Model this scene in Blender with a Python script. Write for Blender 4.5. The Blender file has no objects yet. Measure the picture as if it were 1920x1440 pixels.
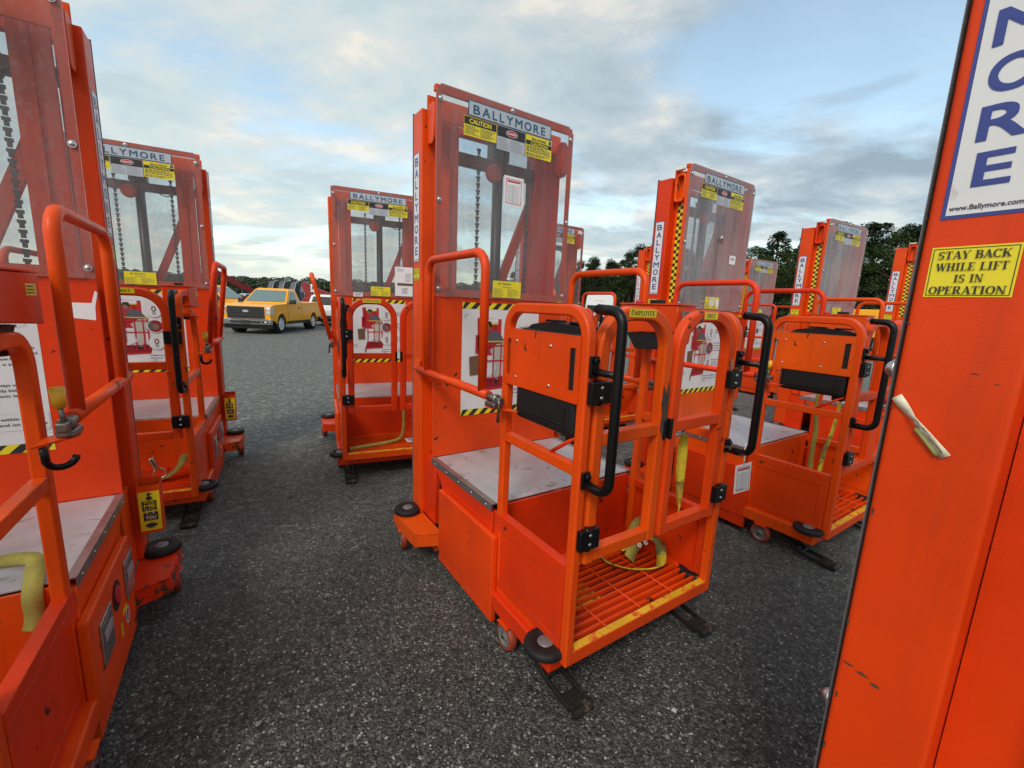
import bpy, bmesh, math, random
from mathutils import Vector, Matrix
random.seed(7)
R = math.radians
SC = bpy.context.scene
COL = SC.collection

# ---------------------------------------------------------------- camera
cam = bpy.data.cameras.new('camera'); camo = bpy.data.objects.new('camera', cam); COL.objects.link(camo)
CF, CP, CR, CH = 810.52, R(10.174), R(2.438), 1.40
_f = Vector((0, math.cos(CP), -math.sin(CP))); _r = Vector((1, 0, 0)); _u = Vector((0, math.sin(CP), math.cos(CP)))
_r2 = _r*math.cos(CR)+_u*math.sin(CR); _u2 = -_r*math.sin(CR)+_u*math.cos(CR)
M = Matrix.Identity(4)
for i in range(3):
    M[i][0] = _r2[i]; M[i][1] = _u2[i]; M[i][2] = -_f[i]
M[2][3] = CH
camo.matrix_world = M
cam.sensor_width = 36; cam.lens = CF/1920*36; cam.clip_start = .02; cam.clip_end = 3000
SC.camera = camo
SC.view_settings.view_transform = 'Standard'; SC.view_settings.look = 'None'
SC.view_settings.gamma = 1; SC.view_settings.exposure = 0.55
SC.cycles.transparent_max_bounces = 32; SC.cycles.max_bounces = 8

# ---------------------------------------------------------------- sky and sun
SUN_EL, SUN_AZ = R(44), R(200)      # azimuth clockwise from +Y: behind the camera, a little to the left
W = bpy.data.worlds.new('World'); SC.world = W; W.use_nodes = True
nt = W.node_tree; nt.nodes.clear()
def N(t, typ, **kw):
    n = t.nodes.new(typ)
    for k, v in kw.items():
        if k.startswith('i_'): n.inputs[k[2:].replace('_', ' ')].default_value = v
        else: setattr(n, k, v)
    return n
def L(t, a, ao, b, bi): t.links.new(a.outputs[ao], b.inputs[bi])
sky = N(nt, 'ShaderNodeTexSky', sky_type='NISHITA', sun_disc=False, sun_elevation=SUN_EL, sun_rotation=SUN_AZ, dust_density=1.6, air_density=1.0)
bg = N(nt, 'ShaderNodeBackground'); bg.inputs[1].default_value = .15
out = N(nt, 'ShaderNodeOutputWorld')
tc = N(nt, 'ShaderNodeTexCoord'); sp = N(nt, 'ShaderNodeSeparateXYZ'); L(nt, tc, 'Generated', sp, 0)
def math_(t, op, a, b, clamp=False):
    n = N(t, 'ShaderNodeMath', operation=op, use_clamp=clamp)
    for i, v in enumerate((a, b)):
        if v is None: continue
        if isinstance(v, tuple): L(t, v[0], v[1], n, i)
        else: n.inputs[i].default_value = v
    return n
zz = math_(nt, 'ADD', (sp, 2), .16); zm = math_(nt, 'MAXIMUM', (zz, 0), .05)
ux = math_(nt, 'DIVIDE', (sp, 0), (zm, 0)); uy = math_(nt, 'DIVIDE', (sp, 1), (zm, 0))
cb = N(nt, 'ShaderNodeCombineXYZ'); L(nt, ux, 0, cb, 0); L(nt, uy, 0, cb, 1)
def noise(t, vec, scale, detail, rough, dist=0., loc=(0, 0, 0), sc=(1, 1, 1), rot=(0, 0, 0), out_='Fac'):
    mp = N(t, 'ShaderNodeMapping'); mp.inputs['Location'].default_value = loc; mp.inputs['Scale'].default_value = sc; mp.inputs['Rotation'].default_value = rot
    L(t, vec[0], vec[1], mp, 0)
    n = N(t, 'ShaderNodeTexNoise'); n.inputs['Scale'].default_value = scale; n.inputs['Detail'].default_value = detail
    n.inputs['Roughness'].default_value = rough; n.inputs['Distortion'].default_value = dist
    L(t, mp, 0, n, 'Vector'); return n
def ramp(t, src, stops):
    r = N(t, 'ShaderNodeValToRGB'); L(t, src[0], src[1], r, 0); e = r.color_ramp.elements
    while len(e) < len(stops): e.new(.5)
    for i, (p, c) in enumerate(stops):
        e[i].position = p; e[i].color = (c, c, c, 1) if not isinstance(c, tuple) else (*c, 1)
    return r
def mix(t, fac, a, b, mode='MIX'):
    m = N(t, 'ShaderNodeMix', data_type='RGBA', blend_type=mode)
    for idx, v in ((0, fac), (6, a), (7, b)):
        if isinstance(v, tuple) and not isinstance(v[0], (int, float)): L(t, v[0], v[1], m, idx)
        elif isinstance(v, tuple): m.inputs[idx].default_value = (*v, 1)
        else: m.inputs[idx].default_value = v
    return m
# broad veil of cloud, then brighter lumps and grey bases
n1 = noise(nt, (cb, 0), .9, 7, .58, .35, loc=(3.1, 1.7, 0), sc=(1, 1.6, 1), rot=(0, 0, R(35)))
r1 = ramp(nt, (n1, 0), [(.39, 0.12), (.50, .85), (1, .97)])
n2 = noise(nt, (cb, 0), 2.3, 8, .6, .2, loc=(8.3, 4.1, 0), rot=(0, 0, R(35)), sc=(1, 1.25, 1))
n3 = noise(nt, (cb, 0), .8, 4, .5, .2, loc=(1.3, 9.1, 0))
ccolA = ramp(nt, (n2, 0), [(.36, (2.6, 3.1, 3.2)), (.47, (3.0, 3.45, 3.45)), (.56, (3.5, 3.6, 3.4)), (.64, (4.6, 4.2, 3.6))])
ccolB = ramp(nt, (n2, 0), [(.38, (1.3, 1.6, 1.9)), (.48, (1.75, 2.1, 2.4)), (.56, (2.3, 2.6, 2.8)), (.66, (3.3, 3.35, 3.2))])
azr = N(nt, 'ShaderNodeMapRange'); L(nt, sp, 0, azr, 0); azr.inputs[1].default_value = -.25; azr.inputs[2].default_value = .55
ccol_ = mix(nt, (azr, 0), (ccolA, 0), (ccolB, 0))
sunside = math_(nt, 'MULTIPLY', (sp, 0), -.55); ss2 = math_(nt, 'ADD', (sunside, 0), .42, True)
warm = mix(nt, (ss2, 0), (.86, .93, 1.0), (1.15, 1.12, 1.04)); cw = ccol_
skyb = mix(nt, 1., (sky, 0), (1.5, 1.42, 1.15), 'MULTIPLY')
m1 = mix(nt, (r1, 0), (skyb, 2), (cw, 2))
hz = math_(nt, 'MULTIPLY', (sp, 2), 5.5, True); hzr = ramp(nt, (hz, 0), [(0, .6), (.4, .25), (1, 0.)])
m2 = mix(nt, (hzr, 0), (m1, 2), (3.5, 3.9, 3.8))
L(nt, m2, 2, bg, 0); L(nt, bg, 0, out, 0)

sun = bpy.data.lights.new('sun', 'SUN'); sun.energy = 1.15; sun.angle = R(16); sun.color = (1, .93, .84)
suno = bpy.data.objects.new('sun', sun); COL.objects.link(suno)
sd = Vector((math.sin(SUN_AZ)*math.cos(SUN_EL), math.cos(SUN_AZ)*math.cos(SUN_EL), math.sin(SUN_EL)))
suno.rotation_euler = sd.to_track_quat('Z', 'Y').to_euler()

# ---------------------------------------------------------------- materials
MATS = {}
def mat(name, col=(.5, .5, .5), rough=.5, metal=0., bump=0., bscale=60., spec=.5, emit=None, var=.0, vscale=6., coat=0., dirt=None, dirt_amt=0., dscale=5.):
    m = bpy.data.materials.new(name); m.use_nodes = True; t = m.node_tree; p = t.nodes['Principled BSDF']
    p.inputs['Base Color'].default_value = (*col, 1); p.inputs['Roughness'].default_value = rough; p.inputs['Metallic'].default_value = metal
    p.inputs['Specular IOR Level'].default_value = spec; p.inputs['Coat Weight'].default_value = coat; p.inputs['Coat Roughness'].default_value = .15
    tcn = N(t, 'ShaderNodeTexCoord'); src = None
    if var:
        n = noise(t, (tcn, 'Object'), vscale, 5, .6)
        rr = ramp(t, (n, 0), [(.3, tuple(c*(1-var) for c in col)), (.7, tuple(min(1, c*(1+var)) for c in col))]); src = (rr, 0)
    if dirt_amt:
        n = noise(t, (tcn, 'Object'), dscale, 8, .68, .4)
        rr = ramp(t, (n, 0), [(1-dirt_amt-.06, 0.), (1-dirt_amt, 1.)])
        src = (mix(t, (rr, 0), src if src else col, dirt), 2)
    if src: L(t, src[0], src[1], p, 'Base Color')
    if bump:
        n = noise(t, (tcn, 'Object'), bscale, 3, .6); b = N(t, 'ShaderNodeBump'); b.inputs['Strength'].default_value = bump; b.inputs['Distance'].default_value = .003
        L(t, n, 0, b, 'Height'); L(t, b, 0, p, 'Normal')
    if emit: p.inputs['Emission Color'].default_value = (*emit, 1); p.inputs['Emission Strength'].default_value = 1
    MATS[name] = m; return m
def paint(name, col, chip=(.05, .025, .015), amount=.29, rough=.36, edge=False):
    """old powder coat: slight tone drift, chips showing dark steel, orange-peel and water beads"""
    m = bpy.data.materials.new(name); m.use_nodes = True; t = m.node_tree; p = t.nodes['Principled BSDF']
    tcn = N(t, 'ShaderNodeTexCoord'); O = (tcn, 'Object')
    oi = N(t, 'ShaderNodeObjectInfo')
    hs = N(t, 'ShaderNodeHueSaturation')
    sh = math_(t, 'MULTIPLY', (oi, 'Random'), .012); sh2 = math_(t, 'ADD', (sh, 0), .494); L(t, sh2, 0, hs, 'Hue')
    sv = math_(t, 'MULTIPLY', (oi, 'Random'), .16); sv2 = math_(t, 'ADD', (sv, 0), .9); L(t, sv2, 0, hs, 'Value')
    n = noise(t, O, 2.3, 6, .6)
    rr = ramp(t, (n, 0), [(.3, tuple(c*.80 for c in col)), (.7, (min(1, col[0]*1.08), col[1]*1.12, col[2]))]); L(t, rr, 0, hs, 'Color')
    # fine scuffs
    ns = noise(t, O, 9, 8, .72, .6, sc=(1, 1, .35)); rs = ramp(t, (ns, 0), [(.66, 0.), (.72, .45)])
    c1 = mix(t, (rs, 0), (hs, 0), tuple(min(1, c*.74+.03) for c in col))
    ng = noise(t, O, 16, 6, .7, .2, sc=(1, 1, .07)); rg_ = ramp(t, (ng, 0), [(.55, 0.), (.72, .34)]); c1 = mix(t, (rg_, 0), (c1, 2), tuple(c*.45+.012 for c in col))
    nc = noise(t, O, 21, 6, .62, .25); nb = noise(t, O, 2.1, 2, .5)
    ad = math_(t, 'MULTIPLY', (nc, 0), (nb, 0)); rc = ramp(t, (ad, 0), [(amount+.125, 0.), (amount+.135, 1.)])
    c2 = mix(t, (rc, 0), (c1, 2), chip)
    if edge:
        bv = N(t, 'ShaderNodeBevel', samples=3); bv.inputs['Radius'].default_value = .007; ge = N(t, 'ShaderNodeNewGeometry'); dt = N(t, 'ShaderNodeVectorMath', operation='DOT_PRODUCT'); L(t, bv, 0, dt, 0); L(t, ge, 'Normal', dt, 1)
        er = ramp(t, (dt, 'Value'), [(.80, 1.), (.985, 0.)]); ne = noise(t, O, 34, 5, .7); nr2 = ramp(t, (ne, 0), [(.53, 0.), (.60, 1.)]); em_ = math_(t, 'MULTIPLY', (er, 0), (nr2, 0)); c2 = mix(t, (em_, 0), (c2, 2), (.17, .055, .025))
    L(t, c2, 2, p, 'Base Color')
    nr = noise(t, O, 5, 4, .6); rrr = ramp(t, (nr, 0), [(.3, rough-.08), (.7, rough+.14)]); L(t, rrr, 0, p, 'Roughness')
    p.inputs['Specular IOR Level'].default_value = .26
    nb1 = noise(t, O, 260, 2, .5); b1 = N(t, 'ShaderNodeBump'); b1.inputs['Strength'].default_value = .12; b1.inputs['Distance'].default_value = .002; L(t, nb1, 0, b1, 'Height')
    v = N(t, 'ShaderNodeTexVoronoi'); v.inputs['Scale'].default_value = 150; L(t, tcn, 'Object', v, 'Vector')
    rv = ramp(t, (v, 'Distance'), [(.0, 1.), (.22, .6), (.3, 0.)])
    nv = noise(t, O, 7, 2, .5); rn = ramp(t, (nv, 0), [(.5, 0.), (.62, 1.)]); dm = math_(t, 'MULTIPLY', (rv, 0), (rn, 0))
    b2 = N(t, 'ShaderNodeBump'); b2.inputs['Strength'].default_value = .16; b2.inputs['Distance'].default_value = .003; L(t, dm, 0, b2, 'Height'); L(t, b1, 0, b2, 'Normal')
    L(t, b2, 0, p, 'Normal')
    MATS[name] = m; return m
ORG = (.79, .064, .004)
paint('orange_paint', ORG, amount=.265, edge=True)
paint('red_orange_paint', (.80, .03, .010), amount=.4)
paint('worn_orange_paint', ORG, chip=(.09, .05, .03), amount=.195, edge=True)
paint('grimy_paint', (.16, .03, .018), chip=(.03, .02, .02), amount=.16)
paint('black_paint', (.007, .007, .008), chip=(.16, .12, .09), amount=.25, rough=.3)
paint('old_steel', (.022, .02, .018), chip=(.09, .06, .045), amount=.27, rough=.5)
mat('rubber', (.012, .012, .013), .6, spec=.3, bump=.3, bscale=120, var=.3)
mat('bare_metal', (.07, .04, .025), .6, bump=.5, var=.5, vscale=60)
mat('strip_rubber', (.13, .13, .135), .5, var=.3)
mat('moulded_plastic', (.012, .012, .013), .5, spec=.3, bump=.35, bscale=160, var=.15)
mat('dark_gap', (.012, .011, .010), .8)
mat('cylinder_black', (.028, .03, .033), .35, var=.2)
mat('chain_steel', (.07, .07, .075), .45, .7)
mat('steel', (.55, .55, .54), .32, 1., bump=.2, bscale=50, var=.15)
mat('cast_steel', (.22, .2, .18), .45, .9, bump=.5, bscale=40, var=.4, vscale=20)
mat('hub_grey', (.17, .17, .165), .5, .2, var=.25, vscale=30)
mat('urethane_red', (.33, .045, .02), .5, bump=.4, bscale=60, var=.35, vscale=25)
mat('deck_alloy', (.50, .53, .55), .36, .3, bump=.12, bscale=24, var=.12, vscale=9, dirt=(.30, .29, .28), dirt_amt=.36, dscale=11)
mat('trim_alloy', (.42, .42, .41), .42, .9, bump=.25, bscale=40, var=.25, vscale=15)
mat('sticker_yellow', (.80, .67, .02), .42, var=.06, dirt=(.45, .36, .06), dirt_amt=.3, dscale=14)
mat('sticker_black', (.022, .021, .02), .45)
mat('sticker_white', (.72, .72, .73), .4, var=.05, dirt=(.5, .48, .45), dirt_amt=.33, dscale=10)
mat('sticker_grey', (.36, .37, .40), .45)
mat('sticker_blue', (.035, .055, .26), .4)
mat('sign_teal', (.03, .10, .17), .4)
mat('sign_pale', (.46, .50, .56), .4, var=.06)
mat('print_red', (.50, .02, .03), .42)
mat('print_dark_red', (.27, .012, .02), .42)
mat('print_grey', (.10, .105, .12), .45)
mat('print_brown', (.16, .09, .05), .5)
mat('print_beige', (.5, .46, .40), .5)
mat('print_line', (.45, .45, .46), .5)
mat('print_skin', (.24, .12, .08), .5)
mat('print_text', (.06, .06, .09), .5)
mat('paper', (.78, .76, .77), .5, var=.05)
mat('strap_yellow', (.66, .52, .03), .75, bump=.6, bscale=300, var=.2, vscale=18, dirt=(.20, .17, .05), dirt_amt=.42, dscale=9)
mat('strap_olive', (.36, .31, .06), .8, bump=.6, bscale=300, var=.25, vscale=18)
mat('edge_yellow', (.78, .42, .015), .5, bump=.3, bscale=80, var=.15, dirt=(.72, .10, .012), dirt_amt=.42, dscale=24)
mat('lever_yellow', (.75, .42, .02), .45, var=.15, vscale=30)
mat('card_white', (.86, .84, .86), .35)
mat('spring_steel', (.35, .34, .3), .5, .8)
mat('tape_cream', (.72, .66, .5), .55, bump=.5, bscale=40, var=.2, vscale=20)
mat('tape_back', (.35, .36, .12), .6)
mat('mirror_metal', (.62, .62, .6), .25, .9)
mat('alloy_foil', (.5, .5, .48), .3, .9, var=.3, vscale=40)

def pane_mat(name, haze, tint=(.92, .93, .93), veil=(.40, .385, .40), fine=.5):
    m = bpy.data.materials.new(name); m.use_nodes = True; t = m.node_tree; t.nodes.remove(t.nodes['Principled BSDF'])
    o = t.nodes['Material Output']; tcn = N(t, 'ShaderNodeTexCoord'); O = (tcn, 'Object')
    tr = N(t, 'ShaderNodeBsdfTransparent'); tr.inputs[0].default_value = (*tint, 1)
    df = N(t, 'ShaderNodeBsdfPrincipled'); df.inputs['Base Color'].default_value = (*veil, 1); df.inputs['Roughness'].default_value = .35
    n = noise(t, O, 5, 8, .7, .3, sc=(1, 1, .16)); r = ramp(t, (n, 0), [(.35, haze*.5), (.52, haze), (.75, min(1, haze*2.1))])
    n2_ = noise(t, O, 60, 3, .6); r2 = ramp(t, (n2_, 0), [(.52, 0.), (.66, haze*fine)])
    v = N(t, 'ShaderNodeTexVoronoi'); v.inputs['Scale'].default_value = 130; L(t, tcn, 'Object', v, 'Vector'); rv = ramp(t, (v, 'Distance'), [(.0, .3*fine), (.22, .2*fine), (.28, 0.)])
    n3_ = noise(t, O, 4, 2, .5); r3 = ramp(t, (n3_, 0), [(.42, 0.), (.6, 1.)]); dr = math_(t, 'MULTIPLY', (rv, 0), (r3, 0))
    a = math_(t, 'ADD', (r, 0), (r2, 0), True); a2 = math_(t, 'ADD', (a, 0), (dr, 0), True)
    ms = N(t, 'ShaderNodeMixShader'); L(t, a2, 0, ms, 0); L(t, tr, 0, ms, 1); L(t, df, 0, ms, 2)
    gl = N(t, 'ShaderNodeBsdfGlossy'); gl.inputs['Roughness'].default_value = .08
    lw = N(t, 'ShaderNodeLayerWeight'); lw.inputs[0].default_value = .5; f3 = math_(t, 'POWER', (lw, 'Facing'), 4.); fr = math_(t, 'MULTIPLY', (f3, 0), .45)
    m3 = N(t, 'ShaderNodeMixShader'); L(t, fr, 0, m3, 0); L(t, ms, 0, m3, 1); L(t, gl, 0, m3, 2); L(t, m3, 0, o, 0)
    MATS[name] = m
pane_mat('clear_polycarbonate', .14); pane_mat('clouded_polycarbonate', .28, veil=(.46, .43, .46), fine=.2); pane_mat('back_polycarbonate', .05)
def glass_mat(name, col):
    mat(name, col, .06, spec=.9)
glass_mat('windscreen', (.13, .20, .20)); mat('dark_glass', (.02, .022, .025), .2, spec=.3)
mat('truck_yellow', (.95, .40, .006), .35, coat=.12, var=.03)
mat('car_white', (.74, .76, .78), .3, coat=.5, var=.03)
mat('car_silver', (.42, .44, .46), .3, .3, coat=.5)
mat('chrome', (.7, .71, .72), .15, 1.)
mat('rim_alloy', (.62, .62, .62), .4)
mat('black_trim', (.02, .02, .022), .5)
mat('lamp_clear', (.6, .58, .55), .12, spec=.8)
mat('lamp_red', (.35, .01, .01), .2)
mat('lamp_amber', (.7, .2, .02), .25)
mat('machine_blue', (.018, .026, .05), .45, var=.3)
mat('machine_red', (.30, .018, .02), .45, var=.2)
mat('bark', (.09, .065, .045), .9, bump=.8, bscale=8, var=.4, vscale=2)
def leaf_mat(name, c0, c1):
    m = bpy.data.materials.new(name); m.use_nodes = True; t = m.node_tree; p = t.nodes['Principled BSDF']
    tcn = N(t, 'ShaderNodeTexCoord'); n = noise(t, (tcn, 'Object'), .55, 5, .7)
    rr = ramp(t, (n, 0), [(.32, c0), (.68, c1)]); oi = N(t, 'ShaderNodeObjectInfo'); hs = N(t, 'ShaderNodeHueSaturation')
    a = math_(t, 'MULTIPLY', (oi, 'Random'), .5); b = math_(t, 'ADD', (a, 0), .75); L(t, b, 0, hs, 'Value'); L(t, rr, 0, hs, 'Color')
    L(t, hs, 0, p, 'Base Color'); p.inputs['Roughness'].default_value = .7; p.inputs['Specular IOR Level'].default_value = .2
    MATS[name] = m
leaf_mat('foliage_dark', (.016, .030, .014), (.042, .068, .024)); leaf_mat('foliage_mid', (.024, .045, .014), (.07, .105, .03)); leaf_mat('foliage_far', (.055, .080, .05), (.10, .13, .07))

# ---------------------------------------------------------------- mesh helpers
class MB:
    def __init__(s): s.bm = bmesh.new(); s.mats = []
    def mi(s, m):
        if m not in s.mats: s.mats.append(m)
        return s.mats.index(m)
    def poly(s, pts, m):
        vs = [s.bm.verts.new(p) for p in pts]
        try: f = s.bm.faces.new(vs); f.material_index = s.mi(m); return f
        except ValueError: return None
    def box(s, x0, x1, y0, y1, z0, z1, m, bev=0., seg=2):
        if x0 > x1: x0, x1 = x1, x0
        if y0 > y1: y0, y1 = y1, y0
        v = [s.bm.verts.new((x, y, z)) for x in (x0, x1) for y in (y0, y1) for z in (z0, z1)]
        k = s.mi(m); fs = []
        for q in ((0, 1, 3, 2), (4, 6, 7, 5), (0, 4, 5, 1), (2, 3, 7, 6), (0, 2, 6, 4), (1, 5, 7, 3)):
            f = s.bm.faces.new([v[i] for i in q]); f.material_index = k; fs.append(f)
        if bev:
            es = list({e for f in fs for e in f.edges})
            r = bmesh.ops.bevel(s.bm, geom=es, offset=bev, segments=seg, affect='EDGES', profile=.7, clamp_overlap=True)
            for f in r['faces']: f.material_index = k; f.smooth = True
        return s
    def prism(s, pts, a, b, axis, m, bev=0., seg=2):
        """2D outline extruded from a to b along axis (0,1,2); the outline's plane is the other two axes in order"""
        def P(u, v, w): return (w, u, v) if axis == 0 else ((u, w, v) if axis == 1 else (u, v, w))
        k = s.mi(m); v0 = [s.bm.verts.new(P(u, v, a)) for u, v in pts]; v1 = [s.bm.verts.new(P(u, v, b)) for u, v in pts]; fs = []
        n = len(pts); fs.append(s.bm.faces.new(v0[::-1])); fs.append(s.bm.faces.new(v1))
        for i in range(n): fs.append(s.bm.faces.new((v0[i], v0[(i+1) % n], v1[(i+1) % n], v1[i])))
        for f in fs: f.material_index = k
        if bev:
            es = list({e for f in fs[:2] for e in f.edges})
            r = bmesh.ops.bevel(s.bm, geom=es, offset=bev, segments=seg, affect='EDGES', profile=.7, clamp_overlap=True)
            for f in r['faces']: f.material_index = k; f.smooth = True
        return s
    def cyl(s, c, r, h, axis, m, n=20, r2=None, bev=0.):
        """cylinder centred at c, height h along axis"""
        r2 = r if r2 is None else r2; pts0 = []; pts1 = []
        for i in range(n):
            a = 2*math.pi*i/n; ca, sa = math.cos(a), math.sin(a)
            for L_, rr, hh in ((pts0, r, -h/2), (pts1, r2, h/2)):
                q = [0, 0, 0]; q[axis] = hh; q[(axis+1) % 3] = ca*rr; q[(axis+2) % 3] = sa*rr
                L_.append(s.bm.verts.new((c[0]+q[0], c[1]+q[1], c[2]+q[2])))
        k = s.mi(m); f0 = s.bm.faces.new(pts0[::-1]); f1 = s.bm.faces.new(pts1); f0.material_index = f1.material_index = k
        for i in range(n):
            f = s.bm.faces.new((pts0[i], pts0[(i+1) % n], pts1[(i+1) % n], pts1[i])); f.material_index = k; f.smooth = True
        if bev:
            r_ = bmesh.ops.bevel(s.bm, geom=list(set(f0.edges) | set(f1.edges)), offset=bev, segments=2, affect='EDGES')
            for f in r_['faces']: f.material_index = k; f.smooth = True
        return s
    def lathe(s, prof, c, axis, m, n=24):
        rings = []; k = s.mi(m)
        for (r, h) in prof:
            ring = []
            for i in range(n):
                a = 2*math.pi*i/n; q = [0, 0, 0]; q[axis] = h; q[(axis+1) % 3] = math.cos(a)*r; q[(axis+2) % 3] = math.sin(a)*r
                ring.append(s.bm.verts.new((c[0]+q[0], c[1]+q[1], c[2]+q[2])))
            rings.append(ring)
        for a, b in zip(rings, rings[1:]):
            for i in range(n):
                f = s.bm.faces.new((a[i], a[(i+1) % n], b[(i+1) % n], b[i])); f.material_index = k; f.smooth = True
        return s
    def dome(s, c, r, axis, sgn, m, flat=.6):
        prof = [(r*math.cos(a), sgn*r*flat*math.sin(a)) for a in [i*math.pi/2/4 for i in range(5)]]; prof[-1] = (1e-6, prof[-1][1])
        return s.lathe(prof, c, axis, m, 10)
    def sweep(s, path, sec, up, m, closed=False, cap=True, smooth=True):
        """section sec [(n,b)] along path; b is measured along the fixed vector up"""
        P = [Vector(p) for p in path]; up = Vector(up).normalized(); k = s.mi(m); rings = []; n = len(P)
        for i, p in enumerate(P):
            a = P[i-1] if (i > 0 or closed) else None; b = P[(i+1) % n] if (i < n-1 or closed) else None
            t1 = (p-a).normalized() if a is not None else None; t2 = (b-p).normalized() if b is not None else None
            T = (t1+t2).normalized() if (t1 is not None and t2 is not None) else (t1 if t1 is not None else t2)
            sc = 1.
            if t1 is not None and t2 is not None: sc = 1/max(.3, T.dot(t1))
            Nn = up.cross(T)
            if Nn.length < 1e-4: Nn = Vector((1, 0, 0)) if abs(T.x) < .9 else Vector((0, 1, 0))
            Nn.normalize(); B = T.cross(Nn).normalized()
            rings.append([s.bm.verts.new(p+Nn*u*sc+B*v) for u, v in sec])
        q = len(sec)
        for i in range(n if closed else n-1):
            a, b = rings[i], rings[(i+1) % n]
            for j in range(q):
                f = s.bm.faces.new((a[j], a[(j+1) % q], b[(j+1) % q], b[j])); f.material_index = k; f.smooth = smooth
        if not closed and cap:
            for ring in (rings[0][::-1], rings[-1]):
                f = s.bm.faces.new(ring); f.material_index = k
        return s
    def tube(s, path, r, m, up=(1, 0, 0), n=12, closed=False):
        return s.sweep(path, [(r*math.cos(2*math.pi*i/n), r*math.sin(2*math.pi*i/n)) for i in range(n)], up, m, closed)
    def rtube(s, path, w, d, m, up=(1, 0, 0), c=.006):
        """rectangular tube, w in the plane of the path, d along up, softened corners"""
        a, b = w/2, d/2; k = c*.3
        sec = [(-a, -b+c), (-a+k, -b+k), (-a+c, -b), (a-c, -b), (a-k, -b+k), (a, -b+c), (a, b-c), (a-k, b-k), (a-c, b), (-a+c, b), (-a+k, b-k), (-a, b-c)]
        n0 = len(s.bm.edges); r_ = s.sweep(path, sec, up, m); s.bm.edges.ensure_lookup_table(); L_ = len(sec); s.bm.verts.ensure_lookup_table(); v0 = len(s.bm.verts)-L_*len(path)
        for i in range(len(path)-1):
            for j in (0, 2, 3, 5, 6, 8, 9, 11):
                e = s.bm.edges.get((s.bm.verts[v0+i*L_+j], s.bm.verts[v0+(i+1)*L_+j]))
                if e: e.smooth = False
        return r_
    def ribbon(s, path, w, th, m, up, twist=None):
        P = [Vector(p) for p in path]; k = s.mi(m); rings = []
        for i, p in enumerate(P):
            T = (P[min(i+1, len(P)-1)]-P[max(i-1, 0)]).normalized(); u = Vector(up[i] if isinstance(up, list) else up)
            if twist: u = Matrix.Rotation(twist[i], 3, T) @ u
            S_ = T.cross(u).normalized(); n_ = S_.cross(T).normalized()
            rings.append([s.bm.verts.new(p+S_*a*w/2+n_*b*th/2) for a, b in ((-1, -1), (1, -1), (1, 1), (-1, 1))])
        for a, b in zip(rings, rings[1:]):
            for j in range(4):
                f = s.bm.faces.new((a[j], a[(j+1) % 4], b[(j+1) % 4], b[j])); f.material_index = k; f.smooth = j in (0, 2)
        for ring in (rings[0][::-1], rings[-1]): f = s.bm.faces.new(ring); f.material_index = k
        return s
    def mesh(s, name):
        bmesh.ops.recalc_face_normals(s.bm, faces=s.bm.faces[:])
        me = bpy.data.meshes.new(name); s.bm.to_mesh(me); s.bm.free()
        for m in s.mats: me.materials.append(MATS[m])
        return me
    def build(s, name, parent=None, loc=None):
        return link(bpy.data.objects.new(name, s.mesh(name)), parent, loc)
def link(o, parent=None, loc=None):
    COL.objects.link(o)
    if parent is not None: o.parent = parent
    if loc is not None: o.location = loc
    return o
def fillet(pts, r, n=6):
    P = [Vector(p) for p in pts]; out_ = [P[0]]
    for i in range(1, len(P)-1):
        a = (P[i-1]-P[i]); b = (P[i+1]-P[i]); ang = a.angle(b); rr = r[i] if isinstance(r, (list, tuple)) else r
        if rr <= 0: out_.append(P[i]); continue
        d = rr/math.tan(ang/2); d = min(d, a.length*.49, b.length*.49); rr = d*math.tan(ang/2)
        a.normalize(); b.normalize(); c = P[i]+(a+b).normalized()*(rr/math.sin(ang/2))
        s0 = P[i]+a*d-c; s1 = P[i]+b*d-c; w = s0.angle(s1)
        for k in range(n+1):
            t = k/n; out_.append(c+(s0*math.sin((1-t)*w)+s1*math.sin(t*w))/math.sin(w))
    out_.append(P[-1]); return out_
def thing(name, label, cat, loc=(0, 0, 0), rz=0, group=None, sc=1):
    o = bpy.data.objects.new(name, None); COL.objects.link(o); o.location = loc; o.rotation_euler = (0, 0, rz); o.scale = (sc,)*3; o.empty_display_size = .1
    o['label'] = label; o['category'] = cat
    if group: o['group'] = group
    return o
def tag(o, label, cat, group=None):
    o['label'] = label; o['category'] = cat
    if group: o['group'] = group
    return o
def copy_tree(o, parent=None):
    c = o.copy(); COL.objects.link(c); c.parent = parent
    for ch in list(o.children): copy_tree(ch, c)
    return c

# ---------------------------------------------------------------- flat print (stickers, posters, lettering)
_tc = {}
def text_mesh(s, res=3, bold=0.):
    key = (s, res, bold)
    if key not in _tc:
        cu = bpy.data.curves.new('lettering', 'FONT'); cu.body = s; cu.resolution_u = res; cu.offset = bold; cu.size = 1
        o = bpy.data.objects.new('lettering', cu); me = bpy.data.meshes.new_from_object(o)
        V = [(v.co.x, v.co.y) for v in me.vertices]; F = [tuple(p.vertices) for p in me.polygons]
        bpy.data.objects.remove(o); bpy.data.curves.remove(cu); bpy.data.meshes.remove(me)
        _tc[key] = (V, F)
    return _tc[key]
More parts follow.
